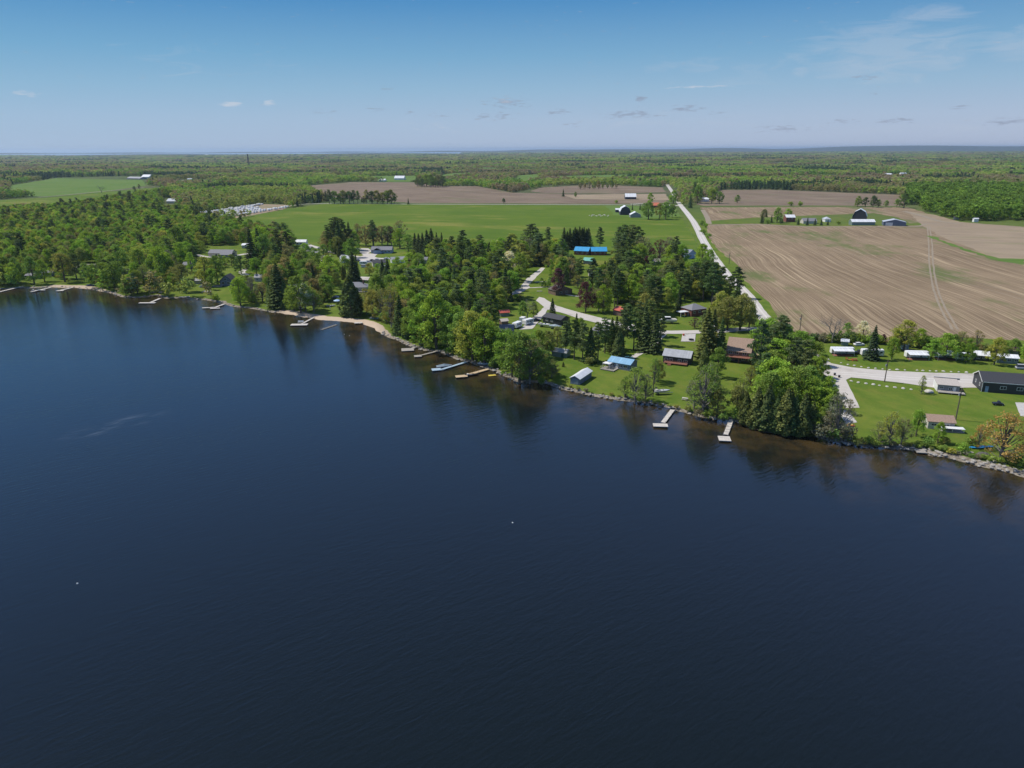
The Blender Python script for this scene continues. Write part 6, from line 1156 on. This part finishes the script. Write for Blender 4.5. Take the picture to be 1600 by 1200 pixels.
for (r0, r1, sp2, lv_) in bands:
    xm = r1*math.sin(R(44)); gx, gy = np.meshgrid(np.arange(-xm, xm, sp2), np.arange(r0*.6, r1, sp2)); gx = gx.ravel()+RNG.uniform(-.42,.42,gx.size)*sp2; gy = gy.ravel()+RNG.uniform(-.42,.42,gy.size)*sp2
    r_ = np.hypot(gx, gy); m_ = (r_ > r0) & (r_ < r1) & (np.abs(np.arctan2(gx, gy)) < R(43)); gx, gy = gx[m_], gy[m_]
    m_ = ~inpoly(gx, gy, VW) & inpoly(gx, gy, LANDPOLY)
    for pg in OW: m_ &= ~inpoly(gx, gy, pg)
    qx, qy, _ = Pn(gx, gy); m_ &= ~((qx > 1110) & (qy > 345)) & (qy < 470)
    m_ &= ~((qx > 1095) & (qx < 1440) & (qy > 320))
    m_ &= ~((np.hypot(gx, gy) > 14000) & (qx < 720)); ndl = hash_noise(gx, gy, 140, 5); m_ &= (ndl > .10) | (RNG.random(gx.size) < .3)
    if r1 > 1700: nn_ = hash_noise(gx*.35, gy, 260, 21)*.6+hash_noise(gx, gy, 130, 22)*.4; m_ &= (nn_ > .30)
    gx, gy = gx[m_], gy[m_]; AX.append(gx); AY.append(gy); AS.append(np.full(gx.size, [1, 1, 1.05, 1.15, 1.25, 1.35][bands.index((r0, r1, sp2, lv_))])); AW.append(np.full(gx.size, [1, 1.05, 1.35, 2.0, 3.4, 6.5][bands.index((r0, r1, sp2, lv_))]))
AX, AY, AS, AW = map(np.concatenate, (AX, AY, AS, AW)); n = AX.size
con = hash_noise(AX*.6, AY, 170, 11)*.6+hash_noise(AX, AY, 60, 12)*.4; qx, qy, _ = Pn(AX, AY)
iscon = (con > .69) | (RNG.random(n) < .02); iscon &= ~((qx > 1420) & (qy > 300) & (qy < 356))
var = np.where(iscon, RNG.integers(4, 8, n), RNG.integers(0, 4, n)); hz = RNG.uniform(.75, 1.15, n)*AS*np.where(iscon, 1.0, .95)
hgt = np.where(iscon, 15.0, 14.0)*hz*np.where((qx > 1415) & (qy > 296) & (qy < 356), 1.3, 1.0); s_ = hgt/HF[var]; sc = np.stack([s_*AW*1.12, s_*AW*1.12, s_], 1)
pal = np.array([(.075,.125,.026),(.105,.155,.030),(.115,.11,.05),(.12,.10,.062),(.085,.10,.034),(.14,.165,.045)]); big = hash_noise(AX*.5, AY, 240, 31)*.65+hash_noise(AX, AY, 90, 33)*.35
br_ = np.clip((big-.35)/.3, 0, 1)[:, None]; sA = hash_noise(AX*.7, AY, 110, 41); sB = hash_noise(AX*.7, AY, 150, 43); c1 = pal[np.choose((sA*3.999).astype(int).clip(0,3), [0,1,5,0])]; c2 = pal[np.choose((sB*3.999).astype(int).clip(0,3), [4,2,3,2])]
mixr = pal[RNG.integers(0, 6, n)]; tint = np.where(RNG.random((n,1)) < br_, c2, c1); tint = np.where(RNG.random((n,1)) < .18, mixr, tint)
tint[iscon] = np.array((.036,.058,.028)); wood = (qx > 1415) & (qy > 296) & (qy < 356); hz_w = 1.0; tint[wood] = np.array((.060,.098,.016))*RNG.uniform(.75,1.3,(wood.sum(),1)); yl = (qx > 300) & (qx < 500) & (qy > 306) & (qy < 326) & (RNG.random(n) < .75); tint[yl & ~iscon] = np.array((.115,.135,.038))
tint *= np.array((2.4,2.5,2.7))*RNG.uniform(.86, 1.14, (n,1)); tint[:, 0] *= RNG.uniform(.94, 1.08, n)
zz = np.where(np.hypot(AX, AY) > 1800, hillz(AX, AY), 0)-.4
woodland('distant_woodland', 'broad mixed forest of green and budding trees stretching to the horizon', np.stack([AX, AY, zz], 1), var, sc, RNG.uniform(0, 6.28, n), tint, PR_FAR)
print('FAR', n)
# rocks along the shore (uncountable) on the stony stretches
rv = []; 
for i in range(len(SP)-1):
    px, py, _ = P(SP[i][0], SP[i][1], WZ)
    if not (-40 < px < 1700): continue
    dens = 0 if (430 < px < 590) else 2 if px < 430 else 5 if px < 870 else 9 if px < 1040 else 5 if px < 1290 else 12 if px < 1480 else 26
    wd = 2.2 if px < 1300 else 3.5 if px < 1470 else 7.5
    a = Vector(SP[i]); b_ = Vector(SP[i+1]); nv = Vector((-(b_-a).y, (b_-a).x)).normalized()
    for k in range(dens): q = a.lerp(b_, random.random())+nv*random.uniform(-1.0, wd); rv.append((q.x, q.y, random.uniform(-.42, -.1) if random.random() < .5 else -.2))
rs = RNG.uniform(.14, .62, len(rv))**1.0; rp = []
for k in range(3):
    me = boulder_mesh(50+k, 1).build('rock_form', [ROCK]).data; o_ = [q for q in bpy.data.objects if q.data == me][0]; bpy.data.objects.remove(o_); rp.append(bpy.data.objects.new('rock_form', me))
ro_ = woodland('shore_rocks', 'grey and tan stones strewn along the water line', rv, RNG.integers(0, 3, len(rv)), np.stack([rs*1.2, rs, rs*.9], 1), RNG.uniform(0, 6.28, len(rv)), np.ones((len(rv), 3)), rp); ro_['category'] = 'rocks'
# ------------------------------------------------------------------ haze
m = bpy.data.materials.new('haze'); m.use_nodes = True; t = m.node_tree; t.nodes.clear(); out = N(t, 'ShaderNodeOutputMaterial'); pv = N(t, 'ShaderNodeVolumePrincipled')
pv.inputs['Color'].default_value = (.62,.78,.95,1); pv.inputs['Density'].default_value = 3.6e-5; pv.inputs['Anisotropy'].default_value = .3; L(t, pv.outputs[0], out.inputs['Volume'])
hz_ = MB().box(-95000, 95000, -95000, 95000, -30, 160).build('haze', m); tag(hz_, 'thin blue air over the far woods', 'haze', None, 'stuff')
